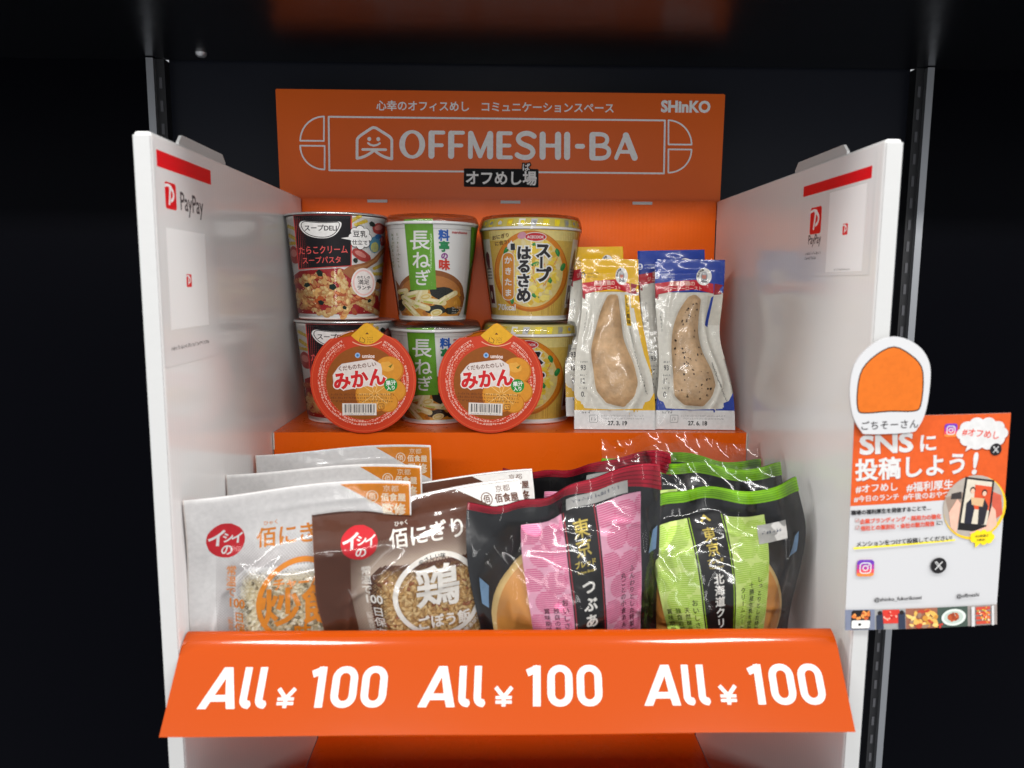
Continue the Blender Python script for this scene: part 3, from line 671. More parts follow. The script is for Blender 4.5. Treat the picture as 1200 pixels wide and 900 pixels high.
# --- egg drop glass noodle soup cup
def make_noodle_cup():
    root = thing('noodle_soup_cup', 'x', 'soup cup')
    H0, H1 = .004, .0860; ca = CupArt(.0378, .0488, H0, H1)
    k = .0885/690; X = lambda x, y: ((x-398-(820-y)*-.018)*k, H0+(812-y)*k)
    def P(*pts): return np.array([X(*p) for p in pts])
    a = Art(1.1e-5); rng = random.Random(12)
    gold = INK(222, 184, 84); goldl = INK(240, 220, 140); egg = INK(240, 206, 66); eggl = INK(248, 226, 120); org = INK(222, 134, 34); green = INK(40, 132, 66); red = INK(204, 36, 48); mar = INK(96, 34, 40)
    a.add([P((74, 176), (752, 176), (648, 800), (130, 800))], gold, g=.0017)
    a.add([P((80, 180), (745, 180), (735, 250), (90, 250))], goldl, g=.0017)
    a.block(3)
    for i in range(40): x = rng.uniform(100, 680); a.add([P((x, 700+rng.uniform(-80, 60)), (x+5, 700), (x+4, 798), (x, 798))], rng.choice([INK(196, 150, 60), INK(216, 180, 86)]))
    a.block()
    a.add([disc(*X(404, 478), 276*k, 296*k, 56)], INK(200, 112, 26), g=.0017); a.add([disc(*X(404, 470), 266*k, 286*k, 56)], org, g=.0017); a.add([disc(*X(404, 478), 238*k, 262*k, 56)], INK(230, 206, 130), g=.0017)
    a.block(16)
    for i in range(150):
        t = rng.uniform(0, 6.28); q = math.sqrt(rng.random()); c = X(404+215*q*math.cos(t), 478+238*q*math.sin(t))
        a.add([blob(*c, rng.uniform(14, 40)*k, rng.uniform(10, 24)*k, 11, .28, rng)], rng.choice([egg, egg, eggl, INK(226, 182, 60), INK(232, 214, 160)]))
    for i in range(22):
        t = rng.uniform(0, 6.28); q = math.sqrt(rng.random()); c = np.array(X(404+200*q*math.cos(t), 478+225*q*math.sin(t))); d = rng.uniform(0, 3); v = np.array([math.cos(d), math.sin(d)])*rng.uniform(24, 44)*k
        a.add(stroke(bez(c-v, c+v[::-1]*.35, c+v, 5), 6*k), rng.choice([INK(206, 100, 66), INK(222, 140, 90)]))
    for x, y, ro in ((596, 335, 1.9), (436, 422, .4), (548, 545, 1.1), (520, 600, -.2), (440, 655, 2.7), (330, 455, .4), (268, 690, 1.8), (220, 322, .9), (440, 280, .2), (640, 440, 1.2)):
        a.add([blob(*X(x, y), 32*k, 16*k, 10, .12, rng, ro)], green); a.add([blob(*X(x-4, y-4), 18*k, 6*k, 8, .1, rng, ro)], INK(70, 164, 84))
    a.block()
    a.add([disc(*X(432, 228), 80*k, 34*k)], WHITE); a.add([disc(*X(432, 228), 75*k, 29*k)], red); a.text('ACECOOK', *X(432, 228), 27*k, WHITE, .03, sx=.92)
    a.add([blob(*X(335, 218), 26*k, 34*k, 10, .12, rng)], INK(214, 150, 170))
    bk = INK(38, 32, 34)
    for ch, x, y, s in (('ス', 490, 325, 116), ('プ', 496, 500, 118)): a.text(ch, *X(x, y), s*k, bk, .05, shear=-.05, halo=WHITE, halo_w=.075)
    a.text('ー', *X(478, 412), 96*k, bk, .05, vert=True, halo=WHITE, halo_w=.07)
    for ch, x, y, s in (('は', 350, 345, 108), ('る', 354, 440, 104), ('さ', 352, 545, 108), ('め', 356, 650, 112)): a.text(ch, *X(x, y), s*k, bk, .05, halo=WHITE, halo_w=.075)
    c0, c1 = X(195, 692), X(282, 338); a.add([rrect(c0[0], c0[1], c1[0], c1[1], 42*k)], WHITE); a.add([rrect(c0[0]+5*k, c0[1]+5*k, c1[0]-5*k, c1[1]-5*k, 37*k)], INK(220, 140, 44))
    a.text('かきたま', *X(238, 515), 58*k, WHITE, .03, vert=True, pitch=1.38)
    a.text('70kcal', *X(232, 742), 62*k, WHITE, .028, sx=.86)
    a.text('おにぎり', *X(176, 222), 34*k, INK(120, 80, 40), .02, rot=.15); a.text('に合う!', *X(186, 268), 34*k, INK(120, 80, 40), .02, rot=.15)
    a.add([blob(*X(258, 292), 42*k, 40*k, 3, .02, rng, 1.57)], WHITE); a.add([disc(*X(258, 296), 30*k, 30*k, 20)], WHITE); a.add([P((252, 275), (284, 275), (286, 322), (254, 322))], INK(26, 34, 44))
    a.add([P((150, 560), (172, 560), (180, 650), (158, 650))], INK(240, 230, 190)) if False else None
    sd = Art(2e-5)
    for u0 in (1.06, -1.30):
        sd.add([rect(u0, .012, u0+.36, .078)], INK(228, 220, 206)); sd.add([blob(u0+.18, .058, .10, .010, 12, .25, rng, 0)], mar); sd.add([rect(u0+.05, .016, u0+.30, .034)], mar)
        for j in range(4): sd.add([rect(u0+.06, .040+j*.003, u0+.30, .0412+j*.003)], INK(120, 110, 100))
        sd.add([disc(u0+.17, .024, .05, .004, 14)], INK(228, 220, 206))
    cup_parts(root, ca, H0, H1, a, pbr('cup_gold_card', srgb(222, 184, 84), .4, .4), sd)
    m = MB(); m.lathe([(.0490, .0862), (.0502, .0862), (.0506, .0874), (.0502, .0886), (.0490, .0888)], cup_white); m.build('rim', root)
    la = Art(1.1e-5); la.add([rect(-3.14, .0889, 3.14, .0960)], INK(202, 186, 96), g=.1)
    for i in range(26):
        u = -3.1+i*.24; la.add([np.array([(u, .0892), (u+.10, .0889), (u+.15, .0958), (u+.02, .0958)])], rng.choice([INK(190, 190, 188), INK(232, 206, 44), INK(228, 226, 220), INK(166, 160, 120), INK(214, 180, 50)]))
        la.add([blob(u+.08, .0925, .045, .0020, 8, .3, rng, 0)], rng.choice([INK(236, 214, 40), INK(206, 206, 204), INK(150, 150, 150)]))
    lm = MB(); lm.lathe([(.0488, .0888), (.0470, .0962), (.0440, .0975), (.0001, .0978)], pbr('noodle_lid', srgb(214, 200, 130), .4))
    lm.art(la, lambda u, v, h: np.stack([(.0489-(v-.0888)*.243+h)*np.sin(u), -(.0489-(v-.0888)*.243+h)*np.cos(u), v], 1), 1.2e-4, g=.05); lm.build('lid', root)
    m = MB(); m.lathe([(.0512, .0855), (.0516, .0880), (.0502, .0950), (.0478, .0996), (.0440, .1006), (.0001, .1008)], clear_lid); m.build('clear_lid', root)
    m = MB(); m.lathe([(.0001, .0012), (.0368, .0012), (.0378, 0), (.0386, .0012), (.0387, .0045), (.0380, .0048)], cup_white); m.build('base_rim', root)
    m = MB(); m.lathe([(.0391, .002)]+[(float(ca.r(v))+.0013, v) for v in np.linspace(.006, .080, 12)]+[(.0508, .0858)], clear_film, 96); m.build('shrink_film', root)
    return root

G_CUP = 'instant soup cups stacked on the upper shelf'
cups = [(make_pasta_cup, -.1725, .2985, .1012, 'cod roe cream pasta soup cup with black panel, upper one of its stack', 'cod roe cream pasta soup cup with black panel, underneath, half behind a jelly cup', -.03, .04, .006),
        (make_miso_cup, -.0782, .290, .1008, 'white miso soup cup with green band, upper one of its stack', 'white miso soup cup with green band, underneath, between the two jelly cups', 0, -.03, .002),
        (make_noodle_cup, .0190, .2985, .1012, 'yellow egg noodle soup cup, upper one with its whole bowl picture in view', 'yellow egg noodle soup cup, underneath, left half hidden by a jelly cup', -.02, -.20, .002)]
for mk, x, y, hh, l1, l2, a1, a2, dx in cups:
    r = mk(); r.location = (x, y, SHELF+hh); r.rotation_euler = (0, 0, face_cam(x, y)+a1); tag(r, l1, None, G_CUP)
    dup(r, (x+dx, y+.001, SHELF), (0, 0, face_cam(x, y)+a2), l2, G_CUP)

# ------------------------------------------------------------------ mandarin jelly cups standing on edge
def make_jelly():
    root = thing('jelly_cup', 'x', 'jelly cup')
    k = .0962/812; X = lambda x, y: ((x-462)*k, (480-y)*k)
    a = Art(6e-6); rng = random.Random(21)
    def P(*pts): return np.array([X(*p) for p in pts])
    lidm = pbr('jelly_lid_foil', srgb(200, 54, 12), .4, .25, bump=.12, bscale=70, var=.05)
    R = 406*k; ta = [math.radians(d) for d in (128, 52)]
    out = [(R*math.cos(t), R*math.sin(t)) for t in np.linspace(ta[0], ta[1]+2*math.pi, 70)]
    out += [X(*p) for p in ((628, 128), (560, 78), (520, 46))]+[X(*p) for p in ((494, 36), (468, 46), (420, 92), (366, 142))]
    out = np.array(out)
    lid = MB(); mp = lambda u, v, h: np.stack([u, -h-.0012*np.clip((np.hypot(u, v)/R-.85)/.15, 0, 1.6)**2*0, v], 1)
    lid.prism(out, mp, -.0006, 0, lidm)
    wt = INK(238, 206, 190); ye = INK(226, 168, 34); dk = INK(96, 44, 16)
    a.ring(0, 0, 392*k, 3*k, INK(222, 104, 60)); a.ring(0, 0, 362*k, 2.5*k, INK(176, 50, 18))
    for rr, st in ((340, 1), (316, 2), (296, 3)):
        cs = []; t = math.radians(118)
        while t < math.radians(422):
            wd = rng.uniform(10, 26)/rr
            for dr in (-6, 0, 5):
                if rng.random() < .75: q = arc(0, 0, (rr+dr)*k, math.degrees(t), math.degrees(t+wd*.75), 2); cs += stroke(q, 3.2*k, False)
            t += wd
        if st != 3: a.add(cs, wt)
        else: a.add(cs[::2], INK(226, 150, 120))
    a.add([disc(*X(466, 498), 288*k, 284*k, 56)], INK(146, 78, 12)); 
    for x, y, r in ((660, 400, 112), (540, 590, 140), (700, 560, 92), (650, 650, 80)):
        c = np.array(X(x, y)); 
        a.add([disc(*c, r*k, r*k*.95, 36)], INK(196, 116, 22)); a.add([disc(c[0]-4*k, c[1]+5*k, r*k*.93, r*k*.88, 36)], INK(214, 142, 40)); a.add([blob(c[0]-20*k, c[1]+26*k, r*k*.5, r*k*.36, 14, .2, rng)], INK(226, 164, 66))
    a.add([disc(*X(548, 584), 126*k, 122*k, 36)], INK(216, 150, 56))
    for i in range(10):
        t = i*math.pi/5; c = np.array(X(548, 584)); d = np.array([math.cos(t), math.sin(t)])*k
        a.add(stroke([c+d*16, c+d*118], 4*k), INK(238, 200, 130))
    a.add([P((655, 372), (690, 350), (672, 384))], INK(110, 110, 30))
    a.add([np.array([c for c in disc(*X(466, 498), 320*k, 318*k, 48)]), ], INK(206, 66, 22)) if False else None
    a.add([P((228, 440), (270, 380), (300, 352), (528, 314), (596, 352), (606, 392), (606, 476), (552, 506), (562, 528), (528, 516), (318, 556), (236, 520))], INK(226, 214, 208))
    a.text('くだものたのしい', *X(415, 372), 40*k, dk, .02, rot=.14, sx=.93)
    a.text('みかん', *X(432, 468), 142*k, INK(206, 24, 30), .045, rot=.11, sx=.95, halo=INK(232, 222, 216), halo_w=.06)
    a.add([disc(*X(672, 513), 52*k)], INK(34, 140, 50)); a.text('果汁', *X(674, 498), 40*k, WHITE, .03, rot=.1); a.text('入り', *X(674, 536), 34*k, WHITE, .03, rot=.1)
    a.text('umios', *X(502, 291), 40*k, INK(236, 214, 206), .035, sx=1.0); a.add([disc(*X(420, 287), 20*k)], INK(150, 180, 214)); a.add([disc(*X(420, 287), 10*k)], INK(40, 110, 180))
    for j in range(3): a.scribble(X(215-(j*2), 0)[0], X(700-j*5, 0)[0], X(0, 588+j*25)[1], 18*k, dk, rng)
    c0, c1 = X(300, 748), X(562, 656); a.add([rect(c0[0], c0[1], c1[0], c1[1])], INK(226, 218, 210)); x = 318
    bars = []
    while x < 545: wd = rng.choice([3, 3, 5, 8]); b0, b1 = X(x, 728), X(x+wd, 664); bars.append(rect(b0[0], b0[1], b1[0], b1[1])); x += wd+rng.choice([3, 4, 6, 9])
    a.add(bars, INK(30, 28, 34)); a.scribble(X(318, 0)[0], X(545, 0)[0], X(0, 738)[1], 12*k, INK(40, 36, 40), rng)
    c0, c1 = X(575, 700), X(620, 660); a.outline(rrect(c0[0], c0[1], c1[0], c1[1], 6*k), 4*k, dk); a.scribble(X(582, 0)[0], X(614, 0)[0], X(0, 680)[1], 20*k, dk, rng)
    tab = [X(*p) for p in ((372, 136), (420, 92), (468, 48), (494, 38), (520, 48), (560, 80), (622, 126))]+[X(*p) for p in bez((622, 126), (560, 200), (500, 204), 6)[1:]+bez((500, 204), (430, 200), (372, 136), 6)[1:-1]]
    a.add([np.array(tab)], ye); a.add(stroke([X(*p) for p in bez((384, 185), (490, 245), (605, 182), 12)], 7*k), INK(232, 170, 140))
    a.add([P((480, 125), (494, 110), (508, 125))], dk); a.add(stroke([X(*p) for p in ((442, 150), (436, 180), (470, 192), (478, 168), (456, 150))], 4*k), dk)
    for j in range(3): a.scribble(X(496, 0)[0], X(545, 0)[0], X(0, 148+j*18)[1], 13*k, dk, rng)
    lid.art(a, mp, 3e-5); lo = lid.build('lid', root)
    b = MB(); jel = pbr('jelly_cup_plastic', srgb(220, 120, 30), .2, .5)
    t = np.linspace(0, 2*math.pi, 48, endpoint=False)
    Pq = np.array([[(r*math.cos(q), y, r*math.sin(q)) for q in t] for r, y in ((.0455, .0007), (.0455, .0022), (.0405, .0024), (.036, .010), (.029, .021), (.026, .024), (.0002, .024))]); b.grid(Pq, jel, True, closed=True); b.build('cup_body', root)
    return root
G_J = 'mandarin jelly cups at the shelf edge'
j = make_jelly(); j.location = (-.1358, .2180, -.1775); j.rotation_euler = (math.radians(-4), 0, 0); tag(j, 'orange mandarin jelly cup on edge before the black panel pasta cups', None, G_J)
dup(j, (-.0199, .2180, -.1772), (math.radians(-4), math.radians(2), 0), 'orange mandarin jelly cup on edge before the yellow noodle cups', G_J)
# ------------------------------------------------------------------ flat pouches: a printed film front that bulges over its contents
def smooth01(x): x = np.clip(x, 0, 1); return x*x*(3-2*x)
class Pouch:
    """u across, v up; the front looks along -y. left/right/top give the outline, bulge the swell, lean the bend of the sheet"""
    def __init__(s, w, h, bulge, left=None, right=None, top=None, bend=None, folds=(), fine=0.0004, seed=0):
        s.w, s.h, s.bulge = w, h, bulge; s.left = left or (lambda v: 0*v); s.right = right or (lambda v: 0*v); s.top = top or (lambda u: 0*u); s.bend = bend or (lambda u, v: 0*v)
        s.folds = folds; s.fine = fine; r = random.Random(seed); s.ph = [r.uniform(0, 6.28) for _ in range(8)]; s.fr = [r.uniform(60, 160) for _ in range(8)]
    def wr(s, u, v):
        e = np.minimum(np.minimum(u+s.w/2, s.w/2-u), np.minimum(v, s.h-v)); m = smooth01(e/.012)
        o = 0*u
        for i in range(0, 8, 2): o = o+np.sin(u*s.fr[i]+v*s.fr[i+1]*(1 if i % 4 else -.6)+s.ph[i])*s.fine/4*1.6
        for (x0, y0, x1, y1, amp, wd) in s.folds:
            d = np.array([x1-x0, y1-y0]); L = np.hypot(*d); d = d/L; t = np.clip(((u-x0)*d[0]+(v-y0)*d[1])/L, 0, 1)
            q = np.hypot(u-x0-t*L*d[0], v-y0-t*L*d[1]); o = o+amp*np.exp(-(q/wd)**2)*np.sin(math.pi*np.clip(t, .02, .98))**.5
        return o*m
    def at(s, u, v, h):
        u, v, h = map(lambda q: np.asarray(q, float), (u, v, h)); f = u/s.w+.5
        x = u+s.left(v)*(1-f)+s.right(v)*f; z = v+s.top(u)*np.clip(v/s.h, 0, 1.2)**2
        y = s.bend(u, v)-s.bulge(u, v)-s.wr(u, v)-h
        return np.stack([x, y, z], 1)
    def back(s, u, v, h):
        f = u/s.w+.5; x = u+s.left(v)*(1-f)+s.right(v)*f; z = v+s.top(u)*np.clip(v/s.h, 0, 1.2)**2
        return np.stack([x, s.bend(u, v)+.4*s.bulge(u, v)-s.wr(u, v)+h, z], 1)
    def sheet(s, mb, mat, fn, h=0., nu=64, nv=64, flip=False, rnd=.004):
        us = np.linspace(-s.w/2, s.w/2, nu); vs = np.linspace(0, s.h, nv); U, Vv = np.meshgrid(us, vs)
        # round the corners of the sheet
        if rnd:
            e = np.clip((np.minimum(Vv, s.h-Vv))/rnd, 0, 1); U = U*(1-(rnd/(s.w/2))*(1-np.sqrt(np.clip(1-(1-e)**2, 0, 1))))
        hh = h(U.ravel(), Vv.ravel()) if callable(h) else np.full(U.size, h)
        mb.grid(fn(U.ravel(), Vv.ravel(), hh).reshape(nv, nu, 3), mat, True, flip=flip)
def lens(w, h, T, mx, my, px=.6):
    """a pillow: flat seal of width mx / my, then swelling to T"""
    def f(u, v):
        a = np.clip((w/2-mx-np.abs(u))/(w/2-mx), 0, 1); b = np.clip(np.minimum(v-my[0], h-my[1]-v)/((h-my[0]-my[1])/2), 0, 1)
        return T*(smooth01(a)**px)*(smooth01(b)**px)
    return f

pouch_film = film('glossy_pouch_film', .09, .85, .0, bump=.22, bscale=46, bdist=.004)
vac_film = film('vacuum_pouch_film', .10, .55, .0, bump=.3, bscale=60, bdist=.003)
bag_film = film('clear_bag_film', .10, .95, .01, bump=.3, bscale=38, bdist=.005)
back_film = pbr('silver_film_back', (.55, .55, .55), .35, .5, metal=.2, bump=.2, bscale=60, bdist=.002)

# ---------------------------------------------------------------- roast chicken pouches
def make_chicken(kind):
    yellow = kind == 'lemon'
    root = thing('chicken_pouch', 'x', 'chicken pouch')
    w_, h_ = .0765, .163; k = .0002035
    X = (lambda x, y: ((x-215)*k, (870-y)*k)) if yellow else (lambda x, y: ((x-242)*k, (870-y)*k))
    def P(*pts): return np.array([X(*p) for p in pts])
    if yellow:
        ol = P((236, 238), (262, 246), (272, 330), (280, 440), (298, 500), (318, 560), (328, 650), (306, 715), (258, 765), (180, 748), (132, 690), (118, 600), (104, 500), (120, 410), (146, 320), (180, 262), (200, 242))
        left = lambda v: .004*np.exp(-((v-.115)/.04)**2)+.0045*smooth01((v-.06)/.09); right = lambda v: -.0155*smooth01((v-.02)/.12)
    else:
        ol = P((276, 238), (306, 258), (303, 330), (301, 420), (310, 510), (338, 590), (346, 660), (322, 715), (278, 762), (190, 756), (140, 712), (128, 610), (130, 500), (150, 400), (185, 320), (222, 266), (244, 244))
        left = lambda v: .0045*np.exp(-((v-.06)/.04)**2)+.001*v/.16; right = lambda v: -.0115*np.exp(-((v-.085)/.036)**2)-.0085*smooth01((v-.06)/.08)
    # distance field of the chicken outline gives its bulge
    A, B = ol, np.roll(ol, -1, 0)
    def dist(u, v):
        p = np.stack([u, v], -1)[..., None, :]; d = B-A; t = np.clip(np.sum((p-A)*d, -1)/np.sum(d*d, -1), 0, 1); q = np.hypot(*np.moveaxis(p-A-t[..., None]*d, -1, 0)).min(-1)
        x, y = u[..., None], v[..., None]; a, b = A, B
        up = (a[:, 1] <= y) != (b[:, 1] <= y); xi = a[:, 0]+(y-a[:, 1])/np.where(b[:, 1]-a[:, 1] == 0, 1e-9, b[:, 1]-a[:, 1])*(b[:, 0]-a[:, 0]); ins = np.sum(up & (xi > x), -1) % 2 == 1
        return np.where(ins, q, -q)
    def bul(u, v):
        u, v = np.asarray(u, float), np.asarray(v, float); d = dist(u, v)
        return .0024*smooth01((d+.013)/.014)+.0048*np.sqrt(np.clip(smooth01((d+.002)/.016), 0, 1))
    rg = random.Random(5 if yellow else 9)
    folds = [(-.03, .02, -.012, .10, .0014, .003), (.03, .03, .016, .12, .0016, .0028), (-.02, .148, .02, .150, .0010, .0025), (-.03, .08, -.018, .145, .001, .0025), (.012, .012, .03, .05, .0012, .003), (-.033, .045, -.016, .03, .0009, .002)]
    pc = Pouch(w_, h_, bul, left, right, None, lambda u, v: .004*np.sin(v/.163*3.0)*0, folds, .0006, 4 if yellow else 6)
    main = INK(226, 176, 20) if yellow else INK(32, 62, 156); mtrim = main
    cream = INK(222, 218, 206); rib = INK(196, 28, 44); bk = INK(50, 48, 52); gr = INK(150, 150, 150)
    a = Art(1.1e-4, True); rng = random.Random(31 if yellow else 32)
    dx = 0 if yellow else 27
    Y = lambda x, y: X(x+dx, y)
    def Q(*pts): return np.array([Y(*p) for p in pts])
    a.add([P((20, 240), (420, 240), (420, 790), (20, 790))] if yellow else [P((40, 240), (440, 240), (440, 790), (40, 790))], cream, g=.003)
    for i in range(16): a.scribble(Y(75, 0)[0], Y(178+rng.randint(-8, 8), 0)[0], Y(0, 262+i*11)[1], 7*k, INK(206, 204, 196), rng)
    for i in range(14): a.scribble(Y(262, 0)[0], Y(304, 0)[0], Y(0, 262+i*11)[1], 7*k, INK(206, 204, 196), rng)
    hi = 62
    a.add([Q((-10, hi), (440, hi), (440, 225), (-10, 225))], main, g=.003)
    a.add([Q((345, 300), (362, 300), (380, 520), (405, 640), (430, 780), (440, 790), (440, 240), (345, 240))] if yellow else [Q((318, 240), (440, 240), (440, 380), (318, 380))], main if yellow else INK(206, 200, 186))
    if not yellow: a.add([Q((338, 250), (352, 240), (330, 390), (312, 380))], main)
    # lower corner ornaments and the white base strip
    a.add([Q((15, 700), (40, 735), (60, 742), (75, 772), (200, 778), (345, 772), (352, 745), (378, 735), (400, 700), (430, 690), (440, 800), (10, 800))], main, g=.003)
    a.add([Q((70, 745), (200, 752), (350, 745), (352, 765), (200, 771), (72, 765))], cream, g=.003) if not yellow else a.add([Q((56, 740), (70, 742), (78, 748), (330, 748), (338, 742), (356, 740), (352, 754), (60, 754))], cream, g=.003)
    a.add([Q((0, 782), (440, 780), (440, 872), (0, 872))], INK(226, 224, 222), g=.003)
    a.scribble(Y(58, 0)[0], Y(108, 0)[0], Y(0, 790)[1], 15*k, bk, rng); c0, c1 = Y(98, 838), Y(135, 804); a.outline(rrect(c0[0], c0[1], c1[0], c1[1], 5*k), 2.5*k, gr); a.scribble(Y(103, 0)[0], Y(130, 0)[0], Y(0, 821)[1], 18*k, gr, rng)
    for j in range(2): a.scribble(Y(150+j*10, 0)[0], Y(355, 0)[0], Y(0, 806+j*13)[1], 9*k, gr, rng)
    a.text('27. 3. 19' if yellow else '27. 6. 18', *Y(228, 840), 27*k, BLACK, .035, sx=.95)
    # ribbon and words
    a.add([Q((2, 205), (50, 178), (45, 262), (6, 240), (22, 222))], INK(150, 20, 34)); a.add([Q((352, 182), (398, 190), (380, 210), (396, 232), (352, 236))], INK(150, 20, 34))
    a.add([Q((24, 184), (130, 172), (245, 165), (345, 184), (350, 230), (245, 212), (130, 220), (36, 236))], rib, g=.003)
    wt = INK(238, 206, 190)
    a.text('国産若鶏の', *Y(176, 183), 26*k, wt, .012, sx=1.08); a.text('ジューシーロースト', *Y(180, 207), 25*k, wt, .012, sx=.94)
    mk = bk if yellow else INK(220, 224, 236)
    a.add([disc(*Y(38, 145), 15*k)], mk); a.add([disc(*Y(38, 141), 6*k), Q((28, 150), (48, 150), (44, 156), (32, 156))], main); 
    for j in range(2): a.scribble(Y(60, 0)[0], Y(140-j*6, 0)[0], Y(0, 137+j*15)[1], 11*k, mk, rng)
    a.text('Since', *Y(78, 154), 1*k, mk) if False else None
    c = Y(292, 150); a.add([disc(*c, 41*k)], INK(232, 230, 226)); a.arctext('国産若鶏', c[0], c[1], 32*k, 140, 12*k, bk, .02); a.add([blob(c[0], c[1]+2*k, 17*k, 22*k, 14, .05, rng, 0)], INK(150, 150, 152)); a.add([disc(c[0], c[1]-1*k, 11*k, 14*k, 14)], INK(206, 128, 112)); a.add([disc(c[0], c[1]+13*k, 13*k, 7*k, 12)], INK(190, 190, 192)); a.add([Q((272, 178), (312, 178), (306, 160), (278, 160))], INK(120, 120, 124))
    for j, t in enumerate(('93', '12.', '0.')): 
        a.text(t, *Y(68 if yellow else 66, 582+j*62), 34*k, bk, .015, sx=.8); a.scribble(Y(50, 0)[0], Y(88, 0)[0], Y(0, 555+j*62)[1], 10*k, bk, rng)
    for q in range(6): a.scribble(Y(52, 0)[0], Y(62, 0)[0], Y(0, 325+q*16)[1], 14*k, bk, rng)
    for q in range(24): x = 318+(q/24.)**1.6*48; a.scribble(Y(x, 0)[0], Y(x+13, 0)[0], Y(0, (405 if yellow else 560)+q*(13 if yellow else 7.5))[1], 12*k, bk, rng)
    if yellow:
        a.add([Q((308, 238), (335, 238), (335, 385), (305, 385))], INK(236, 190, 30)); a.text('レモン風味', *Y(321, 312), 25*k, bk, .02, vert=True, pitch=1.1)
    mb = MB()
    # printed sheet: front (behind the film) and back
    def gap(u, v): return -.0046*smooth01((dist(np.asarray(u), np.asarray(v))+.004)/.007)-.0001
    pc.sheet(mb, cream, pc.at, lambda u, v: gap(u, v)-.0007, 60, 110); pc.sheet(mb, INK(200, 196, 186), pc.back, .0012, 30, 40, flip=True)
    art_at = lambda u, v, h: pc.at(np.clip(u, -w_/2, w_/2), np.clip(v, 0, h_), h)
    # the print stops at the clear window over the meat
    mb.art(a, lambda u, v, h: art_at(u, v, h+gap(u, v)), 0, g=.0018, smooth=True); mb.build('printed_pouch', root)
    meat = pbr('chicken_meat', srgb(204, 166, 124), .5, .4, bump=.8, bscale=110, bdist=.003, var=.3, vscale=75) if yellow else pbr('herb_chicken_meat', srgb(200, 166, 128), .5, .4, bump=.8, bscale=120, bdist=.003, var=.28, vscale=85)
    cm = MB(); c = ol.mean(0); rings = []
    ols = []
    for i in range(len(ol)):
        p0, p1, p2, p3 = ol[i-1], ol[i], ol[(i+1) % len(ol)], ol[(i+2) % len(ol)]
        for t in (0, .25, .5, .75): ols.append(.5*(2*p1+(p2-p0)*t+(2*p0-5*p1+4*p2-p3)*t*t+(3*p1-p0-3*p2+p3)*t**3))
    ols = np.array(ols)
    for f in (1.0, .985, .95, .9, .8, .65, .5, .35, .2, .06):
        q = c+(ols-c)*f; dd = dist(q[:, 0], q[:, 1]); rings.append(pc.at(q[:, 0], q[:, 1], -.0024+.0020*np.sqrt(np.clip(dd/.006, 0, 1))))
    R_ = np.array(rings); cm.grid(R_, meat, True, closed=True, flip=False)
    cm.add(R_[-1], [tuple(range(len(ols)))], meat, True)
    sp = Art(2e-5); rng = random.Random(2)
    if not yellow:
        cs = []
        while len(cs) < 95:
            q = np.array([rng.uniform(ol[:, 0].min(), ol[:, 0].max()), rng.uniform(ol[:, 1].min(), ol[:, 1].max())])
            if dist(q[:1], q[1:])[0] > .003: 
                n = rng.choice([1, 1, 2, 3]); cs += [blob(q[0]+rng.uniform(-.001, .001)*(n > 1), q[1]+rng.uniform(-.001, .001)*(n > 1), rng.uniform(.0003, .00095), None, 7, .35, rng) for _ in range(n)]
        sp.add(cs, INK(44, 32, 24)); cm.art(sp, lambda u, v, h: pc.at(u, v, h), 3e-5)
    cm.build('chicken_fillet', root)
    fm = MB(); pc.sheet(fm, vac_film, pc.at, .0012, 90, 150); fm.build('clear_film', root)
    return root
G_CH = 'roast chicken pouches on the upper shelf'
lean = math.radians(-11)
cl = make_chicken('lemon'); cl.location = (.0975, .2335, -.2255); cl.rotation_euler = (lean, 0, math.radians(-2)); tag(cl, 'lemon chicken pouch with yellow header, front one with the whole fillet showing', None, G_CH)
_b = dup(cl, (.0915, .2540, -.2160), (math.radians(-14), math.radians(-1), 0), 'lemon chicken pouch with yellow header, mostly hidden behind the other', G_CH); _b.scale = (1, 1, 1.035)
cb_ = make_chicken('pepper'); cb_.location = (.1735, .2335, -.2255); cb_.rotation_euler = (lean, math.radians(0), math.radians(-3)); tag(cb_, 'peppered chicken pouch with blue header, front one with speckled fillet showing', None, G_CH)
_b = dup(cb_, (.1668, .2500, -.2190), (math.radians(-14), math.radians(-1.5), 0), 'peppered chicken pouch with blue header, mostly hidden behind the other', G_CH); _b.scale = (1, 1, 1.035)

